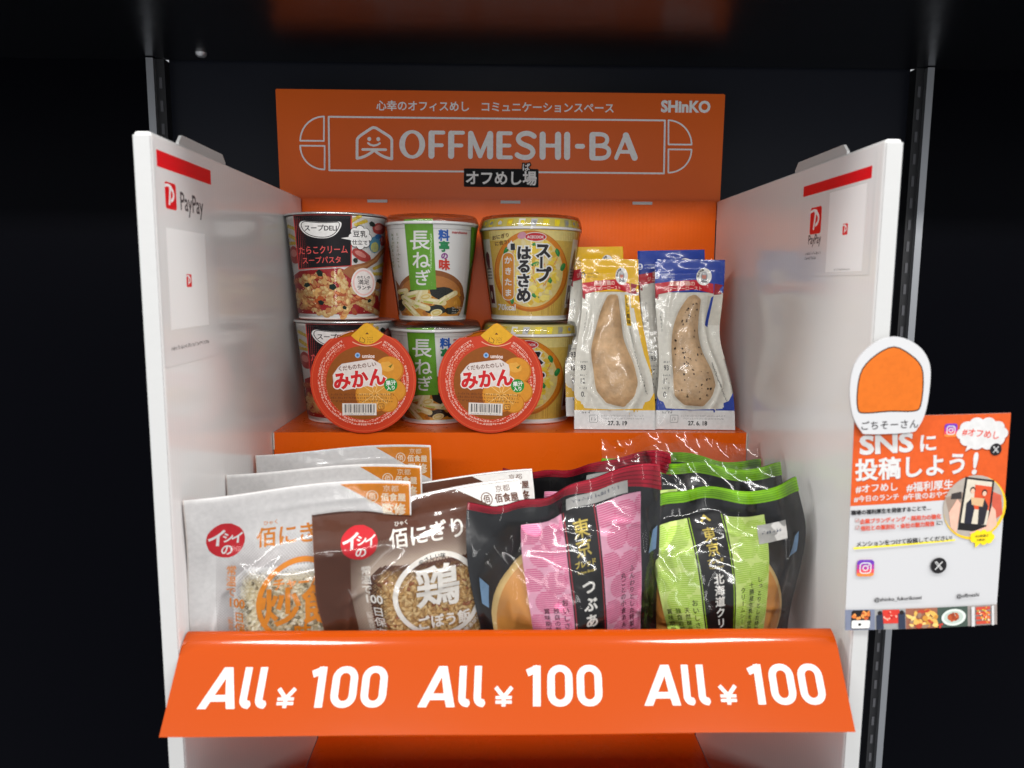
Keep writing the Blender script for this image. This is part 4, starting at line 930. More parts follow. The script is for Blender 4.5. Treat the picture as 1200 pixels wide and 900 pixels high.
# ---------------------------------------------------------------- rice ball pouches on the lower tray
TRAY = -.3858
def grain_mesh():
    V = []; F = []; n = 6
    rs = [(-1, .12), (-.72, .72), (-.2, 1), (.35, .95), (.8, .6), (1, .1)]
    for z, r in rs:
        for i in range(n): t = 2*math.pi*i/n; V.append((r*math.cos(t), r*math.sin(t), z))
    for j in range(len(rs)-1):
        for i in range(n): F.append((j*n+i, j*n+(i+1) % n, (j+1)*n+(i+1) % n, (j+1)*n+i))
    F.append(tuple(range(n))[::-1]); F.append(tuple((len(rs)-1)*n+i for i in range(n)))
    return np.array(V), F
GV, GF = grain_mesh()
def make_rice(kind):
    brown = kind == 'chicken'
    root = thing('rice_pouch', 'x', 'rice pouch')
    w_, h_ = .1475, .158; k = 1/1680.
    # artwork is measured from the top left corner of the pouch face
    ox = 0 if brown else -9      # the white pouch carries its print a little further left
    oy = -11 if brown else 0
    X = lambda x, y: ((x+ox)*k-w_/2, h_-(y+oy)*k)
    bw = (60, 66, 206, 262)     # rice block, same measure
    def bul(u, v):
        u, v = np.asarray(u, float), np.asarray(v, float)
        b = lens(w_, h_, .0060, .008, (.008, .020), .7)(u, v)
        x, y = (u+w_/2)/k, (h_-v)/k
        cx, cy, hx, hy = 134+ox, 170+oy, 74, 98; px, py = np.abs(x-cx)/hx, np.abs(y-cy)/hy
        d = (px**3.2+py**3.2)**(1/3.2); return b+.0092*smooth01((1.22-d)/.55)
    folds = [(-.06, .085, -.012, .118, .0012, .0022), (-.045, .112, -.012, .090, .0010, .0018), (.012, .112, .050, .104, .0008, .003), (.02, .126, .06, .136, .0005, .003), (-.068, .03, -.05, .10, .0014, .003), (.045, .02, .06, .10, .0015, .0025), (-.03, .145, .05, .147, .0006, .0018), (-.05, .06, -.03, .035, .0009, .002), (-.012, .095, .030, .099, .0008, .0018)]
    tb = (lambda u: .0030*np.sin((u+.02)*26)) if not brown else (lambda u: .0030*np.sin((u-.01)*24)+.030*u-.0102)
    bd = (lambda u, v: .010*smooth01((v-.125)/.05)**1.2*0+.0035*np.sin(u*38+1)*smooth01((v-.10)/.05)) if not brown else (lambda u, v: .026*smooth01((v-.126)/.040)+.003*np.sin(u*40)*smooth01((v-.10)/.05))
    left = (lambda v: .0008*np.sin(v*60)) if not brown else (lambda v: .0065*smooth01((.100-v)/.05)-.001)
    pc = Pouch(w_, h_, bul, left, lambda v: .0008*np.sin(v*50+1), tb, bd, folds, .0007, 3 if brown else 1)
    face = INK(84, 46, 30) if brown else INK(232, 229, 228); pr = INK(236, 230, 222) if brown else INK(228, 136, 30)
    see = INK(138, 116, 104) if brown else INK(206, 200, 198)
    a = Art(1.1e-4, True); rng = random.Random(4)
    S = 1.0
    x0, y0, x1, y1 = 44, 24, 226, 275
    inner = rrect(X(58, y1-4)[0], X(58, y1-4)[1], X(214, 0)[0], X(0, 84)[1], 26*k)
    outer = rect(-w_/2, 0, w_/2, h_)
    a.hole(outer, [inner], face)
    # halftone edge between ink and clear window
    ce = []; ce2 = []; st = 3.55; row = 0; y = 26
    while y < 266:
        x = 40+(row % 2)*st/2
        while x < 232:
            # distance to the window outline (positive outside)
            qx, qy = abs(x-136)-(78-22), abs(y-178)-(94-22); d = math.hypot(max(qx, 0), max(qy, 0))+min(max(qx, qy), 0)-22
            if -22 < d < 0: r = 1.55*(1+d/22)*1.05; ce.append((*X(x, y), max(.15, r)*k))
            elif 0 <= d < 40 and not (y < 52): r = 1.62*(1-d/44); ce2.append((*X(x, y), max(.2, r)*k))
            x += st
        y += st*.5*1.0; row += 1
    a.dots([c for c in ce if c[2] > .3*k], face, 6)
    a.dots([c for c in ce2 if c[2] > .3*k], INK(186, 166, 150) if brown else INK(184, 178, 178), 6)
    # seal lines and tag at top right
    a.add([rect(-w_/2, h_-1.6*k*1.2, w_/2, h_)], INK(238, 236, 234)); a.add([rect(-w_/2, 0, -w_/2+1.2*k, h_), ], INK(214, 206, 200) if not brown else INK(98, 58, 40))
    tg = INK(228, 136, 30) if not brown else INK(232, 228, 224); tt = INK(246, 226, 200) if not brown else INK(96, 58, 42)
    a.add([np.array([X(168, 13.2), X(248.2, 13.2), X(248.2, 58), X(229, 50)])], tg, g=.003) if brown else a.add([np.array([X(177, 3), X(255, 3), X(255, 47), X(237, 38)])], tg, g=.003)
    a.text('京都', *X(225+9*(not brown), 9-oy), 8*k, tt, .0, sx=1.15); a.text('佰食屋', *X(227.5+9*(not brown), 19-oy), 9.6*k, tt, .03); a.text('監修', *X(227.5+9*(not brown), 33-oy), 14.6*k, tt, .03, sx=.95)
    a.ring(*X(203.5+9*(not brown), 18-oy), 7*k, 1.1*k, tt, 20); a.text('佰', *X(203.5+9*(not brown), 18-oy), 8.6*k, tt, .02)
    # brand disc, name
    rd = INK(206, 24, 38); c = X(50, 52)
    a.add([blob(*c, 20.4*k, 20.4*k, 26, .018, rng)], rd)
    a.text('イ', c[0]-9*k, c[1]+3.5*k, 21*k, WHITE, .03, shear=.1); a.text('シ', c[0]+2.5*k, c[1]+3.2*k, 12.5*k, WHITE, .03); a.text('イ', c[0]+12.5*k, c[1]+2*k, 14*k, WHITE, .03, shear=.1); a.text('の', c[0]+1*k, c[1]-11*k, 14*k, WHITE, .02)
    a.text('佰にぎり', *X(128, 53), 23.2*k, pr, .018, sx=.98); a.text('ひゃく', *X(99, 37), 5.6*k, pr, .01)
    # side writing
    ty = 86
    a.text('常温で', *X(56, ty+14), 12*k, pr, .01, vert=True); a.text('100', *X(62, ty+38), 14*k, pr, .025, sx=.95); a.text('日保存可', *X(65, ty+74), 12.6*k, pr, .012, vert=True, pitch=1.06); a.text('（製造日より）', *X(54.5, ty+74), 6.4*k, pr, .0, vert=True)
    if brown:
        a.text('たんぱく質', *X(221, 98), 11.5*k, pr, .01, vert=True, pitch=.92); a.text('10.3', *X(222, 134), 11*k, pr, .02, sx=.9); a.text('グラム', *X(222, 160), 11.5*k, pr, .01, vert=True)
    # ring and dish name
    c = X(134, 126)
    if brown:
        a.ring(*c, 51.5*k, 5.6*k, pr, 56); a.text('鶏', c[0]+0*k, c[1]+12*k, 52*k, pr, .022); a.text('ごぼう飯', c[0]+3.5*k, c[1]-31*k, 17.5*k, pr, .03, sx=.92, rot=.03)
        a.arctext('やさしい味', c[0], c[1], 46.5*k, 96, 6.2*k, BLACK, .02); a.arctext('無添加にこだわり', c[0], c[1], 55*k, -35, 6*k, pr, .01, inward=True)
    else:
        a.ring(*c, 49.5*k, 5.6*k, pr, 56); a.text('チャーハン', c[0]+2*k, c[1]+24*k, 13.5*k, pr, .03, rot=.02); a.text('炒飯', c[0], c[1]-3*k, 46*k, pr, .024); a.text('味', c[0], c[1]-34*k, 20*k, pr, .035)
    fm = MB(); g_at = lambda u, v, h: pc.at(np.clip(u, -w_/2, w_/2), np.clip(v, 0, h_), h)
    fm.art(a, g_at, 0, g=.0022, smooth=True); fm.build('printed_film', root)
    sk = MB(); pc.sheet(sk, pouch_film, pc.at, .0012, 110, 110); sk.build('gloss_film', root)
    bs = MB()
    def gap(u, v):
        x, y = (u+w_/2)/k, (h_-v)/k; d = np.maximum(np.abs(x-136-ox)-78, np.abs(y-178-oy)-94); return -.0012-.0054*smooth01(-d/14)
    pc.sheet(bs, see, pc.at, gap, 60, 60); pc.sheet(bs, back_film, pc.back, .0016, 40, 40, flip=True); bs.build('back_sheet', root)
    # the rice block: grains packed under the window
    rm = MB(); rng = random.Random(17 if brown else 19)
    cols = [pbr('rice_grain_%s_%d' % (kind, i), srgb(*c_), .42, .4, var=.08, vscale=200) for i, c_ in enumerate(((198, 160, 104), (212, 180, 128), (184, 142, 86), (150, 92, 58)) if brown else ((222, 210, 180), (232, 224, 200), (206, 190, 152), (140, 128, 100)))]
    und = pbr('rice_mass_'+kind, srgb(170, 132, 84) if brown else srgb(206, 192, 158), .6)
    us = np.linspace(-1, 1, 30); U, Vv = np.meshgrid(us, us); xx, yy = 134+U*73, 172+Vv*92
    q = np.array([X(p, r) for p, r in zip(xx.ravel(), yy.ravel())]); rm.grid(pc.at(q[:, 0], q[:, 1], -.0032-.012*smooth01((np.maximum(np.abs(U), np.abs(Vv)).ravel()-.9)/.1)).reshape(30, 30, 3), und, True, flip=True)
    # jittered grid of grains
    yv = 84
    while yv < 262:
        xv = 64+rng.uniform(-2, 2)
        while xv < 206:
            ex, ey = (xv-134)/73, (yv-172)/92
            if abs(ex)**4+abs(ey)**4 < 1:
                px, py = X(xv+rng.uniform(-2, 2), yv+rng.uniform(-2, 2)); pos = pc.at(np.array([px]), np.array([py]), np.array([-.0024-rng.uniform(0, .0009)]))[0]
                L, r = rng.uniform(.0021, .0030), rng.uniform(.00105, .0014); t = rng.uniform(0, math.pi); tl = rng.uniform(-.5, .5)
                ax = np.array([math.cos(t)*math.cos(tl), -math.sin(tl), math.sin(t)*math.cos(tl)]); b1 = np.cross(ax, [.1, 1, .2]); b1 /= np.linalg.norm(b1); b2 = np.cross(ax, b1)
                rm.add(pos+GV[:, :1]*b1*r+GV[:, 1:2]*b2*r+GV[:, 2:]*ax*L, GF, cols[rng.choices(range(4), (5, 5, 3, 1))[0]], True)
            xv += 4.6
        yv += 3.9
    rm.build('rice_block', root)
    return root
G_R = 'rice ball pouches on the lower tray'
RW = math.radians
rb = make_rice('chicken'); rb.location = (-.0610, .0340, TRAY); rb.rotation_euler = (RW(-1), RW(-1), RW(14)); tag(rb, 'brown chicken burdock rice pouch in front, with its whole white ring in view', None, G_R)
rw = make_rice('fried'); rw.location = (-.1475, .0320, TRAY); rw.rotation_euler = (RW(-.5), 0, RW(11)); tag(rw, 'white fried rice pouch in front, with red disc and orange ring in view', None, G_R)
dup(rb, (-.0545, .0800, TRAY-.002), (RW(-6), RW(-2), RW(1)), 'brown rice pouch showing only its top edge with white corner tag', G_R)
dup(rw, (-.1435, .0850, TRAY-.002), (RW(-5), RW(-1), RW(-1)), 'white rice pouch second in its row, showing only a thin top edge', G_R)
dup(rw, (-.1405, .1420, TRAY-.0005), (RW(-9), RW(-1.5), RW(0)), 'white rice pouch rearmost in its row, standing before the orange step', G_R)

# ---------------------------------------------------------------- bread bags on the lower tray
def make_bread(kind):
    red = kind == 'bean'
    root = thing('bread_bag', 'x', 'bread bag')
    w_, h_ = (.132 if red else .139, .155); k = 1/1580.
    X = lambda x, y: (x*k, h_-y*k)       # x from the middle line, y down from the top seam
    def bul(u, v):
        b = lens(w_, h_, .021, .003, (.004, .016), .55)(u, v); return b
    folds = [(-.05, .128, -.030, .095, .0022, .0028), (-.035, .135, -.045, .070, .0016, .0022), (.050, .135, .060, .085, .0024, .003), (.058, .12, .046, .05, .0018, .003), (-.062, .08, -.045, .03, .002, .003), (-.01, .134, .03, .120, .0012, .002), (.03, .128, .052, .118, .0016, .002), (-.066, .11, -.05, .125, .0015, .002), (.04, .07, .064, .06, .0016, .0026)]
    top = (lambda u: .0034*np.sin((u+.01)*42)+.0010*np.sin(u*150)+.014*smooth01((u-.004)/.056)) if red else (lambda u: .0038*np.sin(u*50+2.4)+.0010*np.sin(u*140))
    bd = lambda u, v: (.0060*np.sin(u*70+(.5 if red else 2.1))+.0022*np.sin(u*190+1))*smooth01((v-.118)/.03)
    pc = Pouch(w_, h_, bul, lambda v: .004*np.sin(v*40)+(0 if red else .008*smooth01((.08-v)/.07)), lambda v: -.003*np.sin(v*36)-(0 if red else .020*smooth01((.12-v)/.1)), top, bd, folds, .0012, 14 if red else 15)
    more = list(folds); folds[:] = [(*q[:4], q[4]*.5, q[5]*1.7) for q in folds]; fr = random.Random(61 if red else 64)
    for _ in range(60):
        fx, fz, fa, fl_ = fr.uniform(-.066, .066), fr.uniform(.03, .15), fr.uniform(0, 3.14), fr.uniform(.006, .022)
        more.append((fx-fl_*math.cos(fa), fz-fl_*math.sin(fa), fx+fl_*math.cos(fa), fz+fl_*math.sin(fa), fr.uniform(-.0006, .0007), fr.uniform(.0014, .0030)))
    pw = Pouch(w_, h_, bul, pc.left, pc.right, top, bd, more, .0016, 24)
    seal = INK(176, 22, 48) if red else INK(140, 204, 28); pale = INK(240, 172, 198) if red else INK(208, 230, 132); deep = INK(220, 104, 146) if red else INK(172, 210, 76)
    gold = INK(206, 182, 84); bk = INK(20, 18, 20); wt = INK(236, 232, 226); line = INK(170, 40, 60) if red else INK(140, 176, 40)
    a = Art(1.1e-4, True); rng = random.Random(41 if red else 42)
    # label: two patterned side panels and the dark centre strip, with a slight taper
    lx0, lx1, sx0, sx1 = (-49, 80, -4, 34) if red else (-66, 62, -21, 19)
    ly = 26 if red else 30
    for q0, q1 in ((lx0, sx0), (sx1, lx1)):
        a.add([np.array([X(q0, ly+2), X(q1, ly), X(q1+1, 245), X(q0, 245)])], pale, g=.0035)
        cs = []
        for r_ in range(9):
            for c_ in range(3):
                cx, cy = q0+8+c_*22+(11 if r_ % 2 else 0), ly+12+r_*24+(c_ % 2)*5; R_ = 12.2
                for i in range(-5, 6):
                    y = cy+i*2.15; hw_ = math.sqrt(max(0, R_*R_-(i*2.15)**2))
                    m0, m1 = max(cx-hw_, q0+.3), min(cx+hw_, q1-.3)
                    if m1-m0 > 1 and y < 244 and y > ly+2: p, q_ = X(m0, y+.62), X(m1, y-.62); cs.append(rect(p[0], p[1], q_[0], q_[1]))
        a.add(cs, deep, g=.0035)
    a.add([np.array([X(sx0, ly-(10 if red else 2)), X(sx1, ly-(10 if red else 2)), X(sx1, 245), X(sx0, 245)])], bk, g=.0035)
    for q in (sx0+2.2, sx1-2.2): p, r_ = X(q-.55, 245), X(q+.55, ly); a.add([rect(p[0], p[1], r_[0], r_[1])], line, g=.0035)
    cx = (sx0+sx1)/2
    ty = ly+18
    if not red: a.add([np.array([X(cx-6, ly+6), X(cx, ly), X(cx+6, ly+6), X(cx+4, ly+7), X(cx, ly+3), X(cx-4, ly+7)])], gold)
    ts = 1. if red else .78; a.text('東京', *X(cx, ty+10*ts), 18*k*ts, gold, .012, vert=True, pitch=1.0); a.text('ブレッド', *X(cx, ty+34*ts), 7*k*ts, gold, .03, sx=.85); a.text('Tokyo Bread', *X(cx, ty+41.5*ts), 3.8*k*ts, gold, .01)
    if red:
        for i, ch in enumerate('つぶあん'): a.text(ch, *X(cx+1, ty+57+i*17.6), 15.5*k, wt, .035)
        bodyL, bodyR = ['おいしさ長持ち', '独自の製法で焼くパン', '賞味期限の長いパン'], ['ふんわりとした特製生地に', '丸ごとの小倉あん']
    else:
        for i, ch in enumerate('北海道クリームパン'): (a.text(ch, *X(cx+1, ty+45+i*12.2), 11.6*k, wt, .03) if ch != 'ー' else a.text(ch, *X(cx+1, ty+45+i*12.2), 11*k, wt, .03, vert=True))
        bodyL, bodyR = ['おいしさ長持ち', '天然酵母で発芽させた', '独自の製法で焼くパン', '賞味期限の長いパン'], ['しっとりとした特製生地に', '十勝産生乳を使用した', 'クリームシートを折り込み']
    for i, t in enumerate(bodyL): a.text(t, *X(sx0-8-i*10, ty+(64 if i == 0 else 72)), (7.6 if i == 0 else 6.4)*k, INK(60, 30, 44) if red else INK(40, 50, 26), .012, vert=True, align='t', pitch=1.1)
    for i, t in enumerate(bodyR): a.text(t, *X(lx1-12-i*11, ty+50+i*4), 6.6*k, INK(60, 30, 44) if red else INK(40, 50, 26), .012, vert=True, align='t', pitch=1.1)
    # coloured seam band with its crimp lines, date sticker
    u0, u1 = -w_/2, w_/2; bh = (12 if red else 14)*k
    b0, b1 = (8*k, 25*k) if red else (11*k, 17*k)
    a.add([np.array([(u0, h_-b0), (0, h_-b0*(1.1 if red else 1.2)), (u1, h_-b1), (u1, h_), (u0, h_)])], seal, g=.003)
    for i in range(5): f = (i+.6)/5.4; a.add([np.array([(u0, h_-b0*f), (0, h_-b0*1.1*f), (u1, h_-b1*f), (u1, h_-b1*f+.00045), (0, h_-b0*1.1*f+.0004), (u0, h_-b0*f+.0004)])], INK(112, 10, 28) if red else INK(92, 150, 14), g=.003)
    st = (2, 68, 13) if red else (52, 84, 42)
    p, r_ = X(st[0], st[2]+(12 if red else 22)), X(st[1], st[2]); a.add([rect(p[0], p[1], r_[0], r_[1])], INK(196, 194, 190), g=.0035); a.scribble(p[0]+.003, r_[0]-.003, (p[1]+r_[1])/2+.001, 4.6*k, INK(90, 96, 110), rng)
    fm = MB(); g_at = lambda u, v, h: pc.at(np.clip(u, -w_/2, w_/2), np.clip(v, 0, h_), h)
    fm.art(a, g_at, 0, g=.0022, smooth=True); fm.build('printed_label', root)
    sk = MB(); pw.sheet(sk, bag_film, pw.at, .0020, 130, 130, rnd=0); sk.build('clear_film', root)
    if not red:   # clear crimped hem above the band
        hm = MB(); us = np.linspace(-w_/2, w_/2, 90); P_ = []
        for j in range(5):
            v = h_+j*.0026; b = pc.at(us, np.full(90, h_), np.full(90, 0.)); b[:, 2] += j*.0040+.0009*j*np.sin(us*60+1)*.6; b[:, 1] += .0009*np.sin(us*260+j)*j/2+.0016*j; P_.append(b)
        P_ = np.array(P_); P_[-1, :, 2] += .0006*(np.arange(90) % 2); hm.grid(P_, bag_film, True); hm.build('seal_hem', root)
    bk_m = pbr('black_film_back', (.012, .012, .014), .28, .5, bump=.3, bscale=50, bdist=.003)
    bb = MB(); pc.sheet(bb, bk_m, pc.back, .0014, 40, 40, rnd=0); bb.build('back_film', root)
    lb = Art(3e-5); lb.add([np.array([(-.061, .084), (-.057, .080), (-.054, .096), (-.0595, .103)]), np.array([(.058, .098), (.063, .101), (.0635, .116), (.0605, .113)])], INK(126, 160, 196))
    lm = MB(); lm.art(lb, lambda u, v, h: pc.back(u, v, -h-.0004), 3e-5, g=.01); lm.build('care_panel', root)
    # the bun
    bm = MB(); n = 56; bun = pbr('baked_bun_crust', srgb(214, 146, 70), .38, .45, bump=.15, bscale=90, bdist=.001, var=.22, vscale=22); bunp = pbr('bun_side', srgb(232, 196, 130), .55, .3, var=.1, vscale=40)
    cxb, czb, rx, rz, dy = (-.004, .069, .052, .052, .0145)
    def dome(t, f): r = math.cos(f); return (cxb+rx*r*math.cos(t), .004-dy*math.sin(f)-.001, czb+rz*r*math.sin(t))
    tt = np.linspace(0, 2*math.pi, n, endpoint=False)
    fs = np.linspace(-.35, .35, 6); bm.grid(np.array([[dome(t, f) for t in tt] for f in fs]), bunp, True, closed=True)
    fs = np.linspace(.35, 1.5, 14); bm.grid(np.array([[dome(t, f) for t in tt] for f in fs]), bun, True, closed=True)
    bm.build('bun', root)
    return root
G_B = 'bread bags on the lower tray'
br = make_bread('bean'); br.location = (.0420, .0350, TRAY); br.rotation_euler = (RW(-1.5), RW(-3.5), RW(9)); tag(br, 'pink labelled bean bun bag with dark red seam, front one of its row', None, G_B)
dup(br, (.0560, .1130, TRAY-.005), (RW(-5), RW(0), RW(-3)), 'pink labelled bean bun bag showing only its dark red seam, rearmost of its row', G_B)
bg = make_bread('cream'); bg.location = (.1600, .0545, TRAY-.005); bg.rotation_euler = (RW(-2), RW(-9.5), RW(2))
tag(bg, 'green labelled cream bread bag with lime seam, front one of its row', None, G_B)
dup(bg, (.1530, .1020, TRAY-.001), (RW(-5), RW(-4), RW(0)), 'green labelled cream bread bag, middle of its row, only seam and clear hem showing', G_B)
dup(bg, (.1440, .1530, TRAY-.005), (RW(-7), RW(1), RW(0)), 'green labelled cream bread bag, rearmost of its row, by the orange step', G_B)
# ------------------------------------------------------------------ poster and die-cut card fixed to the right front edge
pw_, ph_ = .1020, .1420
po = thing('poster', 'white and orange social media poster fixed to the right front edge', 'poster', (.2142, -.0016, -.3132), (0, math.radians(-1.2), math.radians(2)))
def pp(c, cy, k=5):
    px, py = (990+c/5.714, 480+cy/5.714) if k == 5 else (985+c/5.58, 590+cy/5.58)
    py = py+(px-1100)*.022
    t = (py-490)/251; xl, xr = 1011-15.5*t, 1197.5-21*t
    return ((px-xl)/(xr-xl)*pw_, ph_*(1-t))
q5 = pw_/186/5.714; q6 = pw_/184/5.58
pm = MB(); pmap = lambda u, v, h: np.stack([u, -h-.0035*(u/pw_)**2*0-.0022*np.sin(u/pw_*2.6), v], 1)
paper_m = pbr('poster_paper', (.55, .55, .56), .38, .45)
us, vs = np.linspace(0, pw_, 24), np.linspace(0, ph_, 24); Ug, Vg = np.meshgrid(us, vs)
for h, f in ((0, False), (-.0004, True)): pm.grid(pmap(Ug.ravel(), Vg.ravel(), np.full(Ug.size, h)).reshape(24, 24, 3), paper_m, True, flip=f)
a = Art(1.5e-5); rng = random.Random(77); po_o = INK(206, 86, 36); wt = INK(206, 205, 204); bk = INK(34, 32, 34)
yb = lambda u: pp(75, 660)[1]+u*.045
a.add([np.array([(0, yb(0)), (pw_, yb(pw_)), (pw_, ph_), (0, ph_)])], po_o, g=.006)
R_ = .048
sh = INK(150, 60, 30)
for dx, m, b in ((3, sh, .03), (0, wt, .03)):
    for t, x, y, s, sx in (('SNS', 328, 240, 172, 1.22), ('に', 606, 238, 130, 1.0), ('投稿しよう', 500, 396, 156, .98), ('!', 930, 370, 200, 1.0)):
        x1, y1 = pp(x+dx, y+dx*1.5); a.text(t, x1, y1, s*q5, m, b+(.01 if t == 'SNS' else 0), sx=sx, rot=R_, shear=.1 if t == '!' else 0)
x1, y1 = pp(262, 535); a.text('#オフめし', x1, y1, 62*q5, wt, .02, rot=R_); x1, y1 = pp(618, 522); a.text('#福利厚生', x1, y1, 70*q5, wt, .02, rot=R_)
x1, y1 = pp(258, 603); a.text('#今日のランチ', x1, y1, 46*q5, wt, .02, rot=R_); x1, y1 = pp(592, 586); a.text('#午後のおやつ', x1, y1, 48*q5, wt, .02, rot=R_)
# speech cloud, icons
def insta(cx, cy, s):
    a.add([rrect(cx-s, cy-s, cx+s, cy+s, .45*s)], INK(206, 50, 120)); a.add([rrect(cx-s, cy+.15*s, cx+s, cy+s, .4*s)], INK(108, 60, 170)); a.add([rrect(cx-s, cy-s, cx+s, cy-.35*s, .32*s)], INK(236, 130, 60))
    a.add([rect(cx-s, cy-.1*s, cx+s, cy+.42*s)], INK(166, 54, 150)); a.add([rect(cx-s, cy-.6*s, cx+s, cy-.2*s)], INK(222, 74, 90))
    a.outline(rrect(cx-.62*s, cy-.62*s, cx+.62*s, cy+.62*s, .34*s), .14*s, wt); a.ring(cx, cy, .36*s, .14*s, wt, 20); a.add([disc(cx+.36*s, cy+.36*s, .09*s, n=8)], wt)
def xicon(cx, cy, s):
    a.add([disc(cx, cy, s)], bk); a.add(stroke([(cx-.42*s, cy+.5*s), (cx+.42*s, cy-.5*s)], .26*s, False), wt); a.add(stroke([(cx-.36*s, cy+.42*s), (cx+.36*s, cy-.42*s)], .09*s, False), bk); a.add(stroke([(cx+.44*s, cy+.5*s), (cx-.42*s, cy-.5*s)], .12*s, False), wt)
c = pp(762, 155); insta(c[0], c[1], 44*q5)
for dd, m in ((5, sh), (0, wt)):
    a.add([disc(*pp(980+130*math.cos(t)+dd, 178+68*math.sin(t)+dd), 52*q5, 42*q5) for t in np.linspace(0, 6.28, 11)[:-1]]+[disc(*pp(980+dd, 178+dd), 130*q5, 72*q5)]+[np.array([pp(880+dd, 240+dd), pp(858+dd, 295+dd), pp(935+dd, 255+dd)])], m)
x1, y1 = pp(972, 178); a.text('#オフめし', x1, y1, 58*q5, INK(206, 60, 40), .02, rot=-.14)
c = pp(1074, 284); xicon(c[0], c[1], 42*q5)
# round photograph of a phone held up
c = pp(915, 660); a.add([disc(c[0]+10*q5, c[1]-12*q5, 222*q5)], INK(232, 190, 40)); a.add([disc(c[0], c[1], 214*q5)], INK(170, 160, 150))
def q(*pts, k=5): return np.array([pp(*p, k) for p in pts])
a.add([q((715, 600), (860, 560), (850, 760), (760, 790))], INK(150, 130, 116)); a.add([q((1040, 560), (1110, 590), (1118, 720), (1050, 760))], INK(196, 90, 70)); a.add([q((760, 575), (830, 560), (830, 610), (756, 612))], INK(60, 54, 54))
a.add([q((858, 462), (1062, 488), (1016, 842), (800, 818))], bk); a.add([q((872, 478), (1046, 500), (1008, 790), (822, 770))], INK(206, 196, 178)); a.add([q((925, 515), (1044, 532), (1020, 690), (910, 680))], INK(206, 80, 46))
a.add([q((862, 640), (905, 600), (918, 680), (895, 780), (845, 775))], INK(40, 40, 52)); a.add([q((950, 660), (985, 600), (1015, 660), (985, 785), (940, 785))], INK(44, 42, 48)); a.add([q((895, 600), (990, 610), (975, 665), (900, 650))], INK(206, 170, 130))
for x, y in ((908, 552), (990, 570)): a.add([disc(*pp(x, y), 19*q5, 23*q5)], INK(40, 32, 32)); a.add([disc(*pp(x, y+6), 14*q5, 17*q5)], INK(226, 184, 160))
a.add([q((740, 700), (800, 610), (822, 640), (790, 840), (752, 800))], INK(226, 176, 156)); a.add([q((1040, 660), (1068, 690), (1075, 790), (1010, 850), (900, 860), (880, 840), (1000, 800))], INK(226, 176, 156))
# lower, white half
q6b = lambda t, x, y, s, m, b=.02, rot=R_, **kw: a.text(t, *pp(x, y, 6), s*q6, m, b, rot=rot, **kw)
q6b('職場の福利厚生を発信することで…', 372, 55, 34, bk, .035, sx=.96); rd = INK(206, 70, 44)
for j, (t, xc) in enumerate((('企業ブランディング・採用力の強化', 432), ('他社との差別化・会社の魅力発信', 412))):
    q6b(t, xc, 112+j*46, 35, rd, .035, sx=.95 if j == 0 else .92); p0 = pp(148, 122+j*48, 6); a.outline(rrect(p0[0]-13*q6, p0[1]-13*q6, p0[0]+13*q6, p0[1]+13*q6, 3*q6), 2.5*q6, INK(150, 120, 110)); a.add(stroke([(p0[0]-7*q6, p0[1]), (p0[0]-1*q6, p0[1]-7*q6), (p0[0]+9*q6, p0[1]+9*q6)], 3*q6), rd)
q6b('に!', 686, 137, 34, bk, .02)
a.add([q((122, 300), (790, 246), (790, 256), (122, 312), k=6)], INK(240, 220, 40)); q6b('メンションをつけて投稿してください!', 455, 258, 39, bk, .02, sx=.94)
cl = [disc(*pp(975+62*math.cos(t), 238+28*math.sin(t), 6), 24*q6) for t in np.linspace(0, 6.28, 10)[:-1]]+[disc(*pp(975, 238, 6), 60*q6, 34*q6), q((925, 270), (925, 306), (960, 280), k=6)]
a.add(cl, INK(238, 208, 30)); q6b('SNS投稿は', 972, 228, 20, bk, .02); q6b('大歓迎!', 965, 254, 18, bk, .02)
c = pp(196, 436, 6); insta(c[0], c[1], 56*q6); c = pp(676, 420, 6); xicon(c[0], c[1], 54*q6)
q6b('@shinko_fukurikosei', 404, 640, 36, bk, .015, rot=.03, sx=1.02); q6b('@offmeshi', 872, 624, 36, bk, .015, rot=.03)
# strip of small food photographs along the foot
xs = [57, 250, 452, 662, 868, 1072]; bgc = [(120, 126, 146), (150, 150, 150), (150, 96, 76), (70, 84, 76), (150, 140, 136)]
S_ = lambda x, y: pp(x, y-(x-57)*.026, 6)
for i in range(5):
    a.add([np.array([S_(xs[i], 718), S_(xs[i+1], 718), S_(xs[i+1], 856), S_(xs[i], 856)])], INK(*bgc[i]), g=.006)
def food(x0, x1, y0, y1, n, s, cols):
    a.block(6)
    for _ in range(n): a.add([blob(*S_(rng.uniform(x0, x1), rng.uniform(y0, y1)), rng.uniform(.6, 1.2)*s*q6, rng.uniform(.4, .8)*s*q6, 9, .2, rng)], INK(*rng.choice(cols)))
    a.block()
p0, p1 = S_(92, 850), S_(224, 722); a.add([rrect(p0[0], p0[1], p1[0], p1[1], 16*q6)], INK(36, 32, 34)); food(108, 210, 738, 780, 14, 16, [(214, 120, 60), (190, 90, 50), (230, 150, 80)]); a.add([rrect(*S_(96, 844), *S_(218, 790), 10*q6)], INK(226, 226, 224)); a.add([disc(*S_(150, 818), 10*q6)], bk)
a.add([np.array([S_(300, 722), S_(410, 722), S_(410, 815), S_(300, 815)])], INK(206, 60, 50)); food(310, 400, 735, 800, 10, 10, [(236, 170, 150), (180, 40, 40)]); a.add([np.array([S_(258, 760), S_(300, 740), S_(306, 854), S_(258, 854)]), np.array([S_(400, 750), S_(446, 740), S_(448, 854), S_(402, 854)])], INK(52, 58, 76)); a.add([disc(*S_(282, 742), 15*q6), disc(*S_(424, 742), 15*q6)], INK(40, 34, 34))
food(470, 650, 734, 840, 40, 24, [(222, 176, 90), (200, 140, 60), (236, 200, 120), (180, 70, 50), (150, 120, 100)])
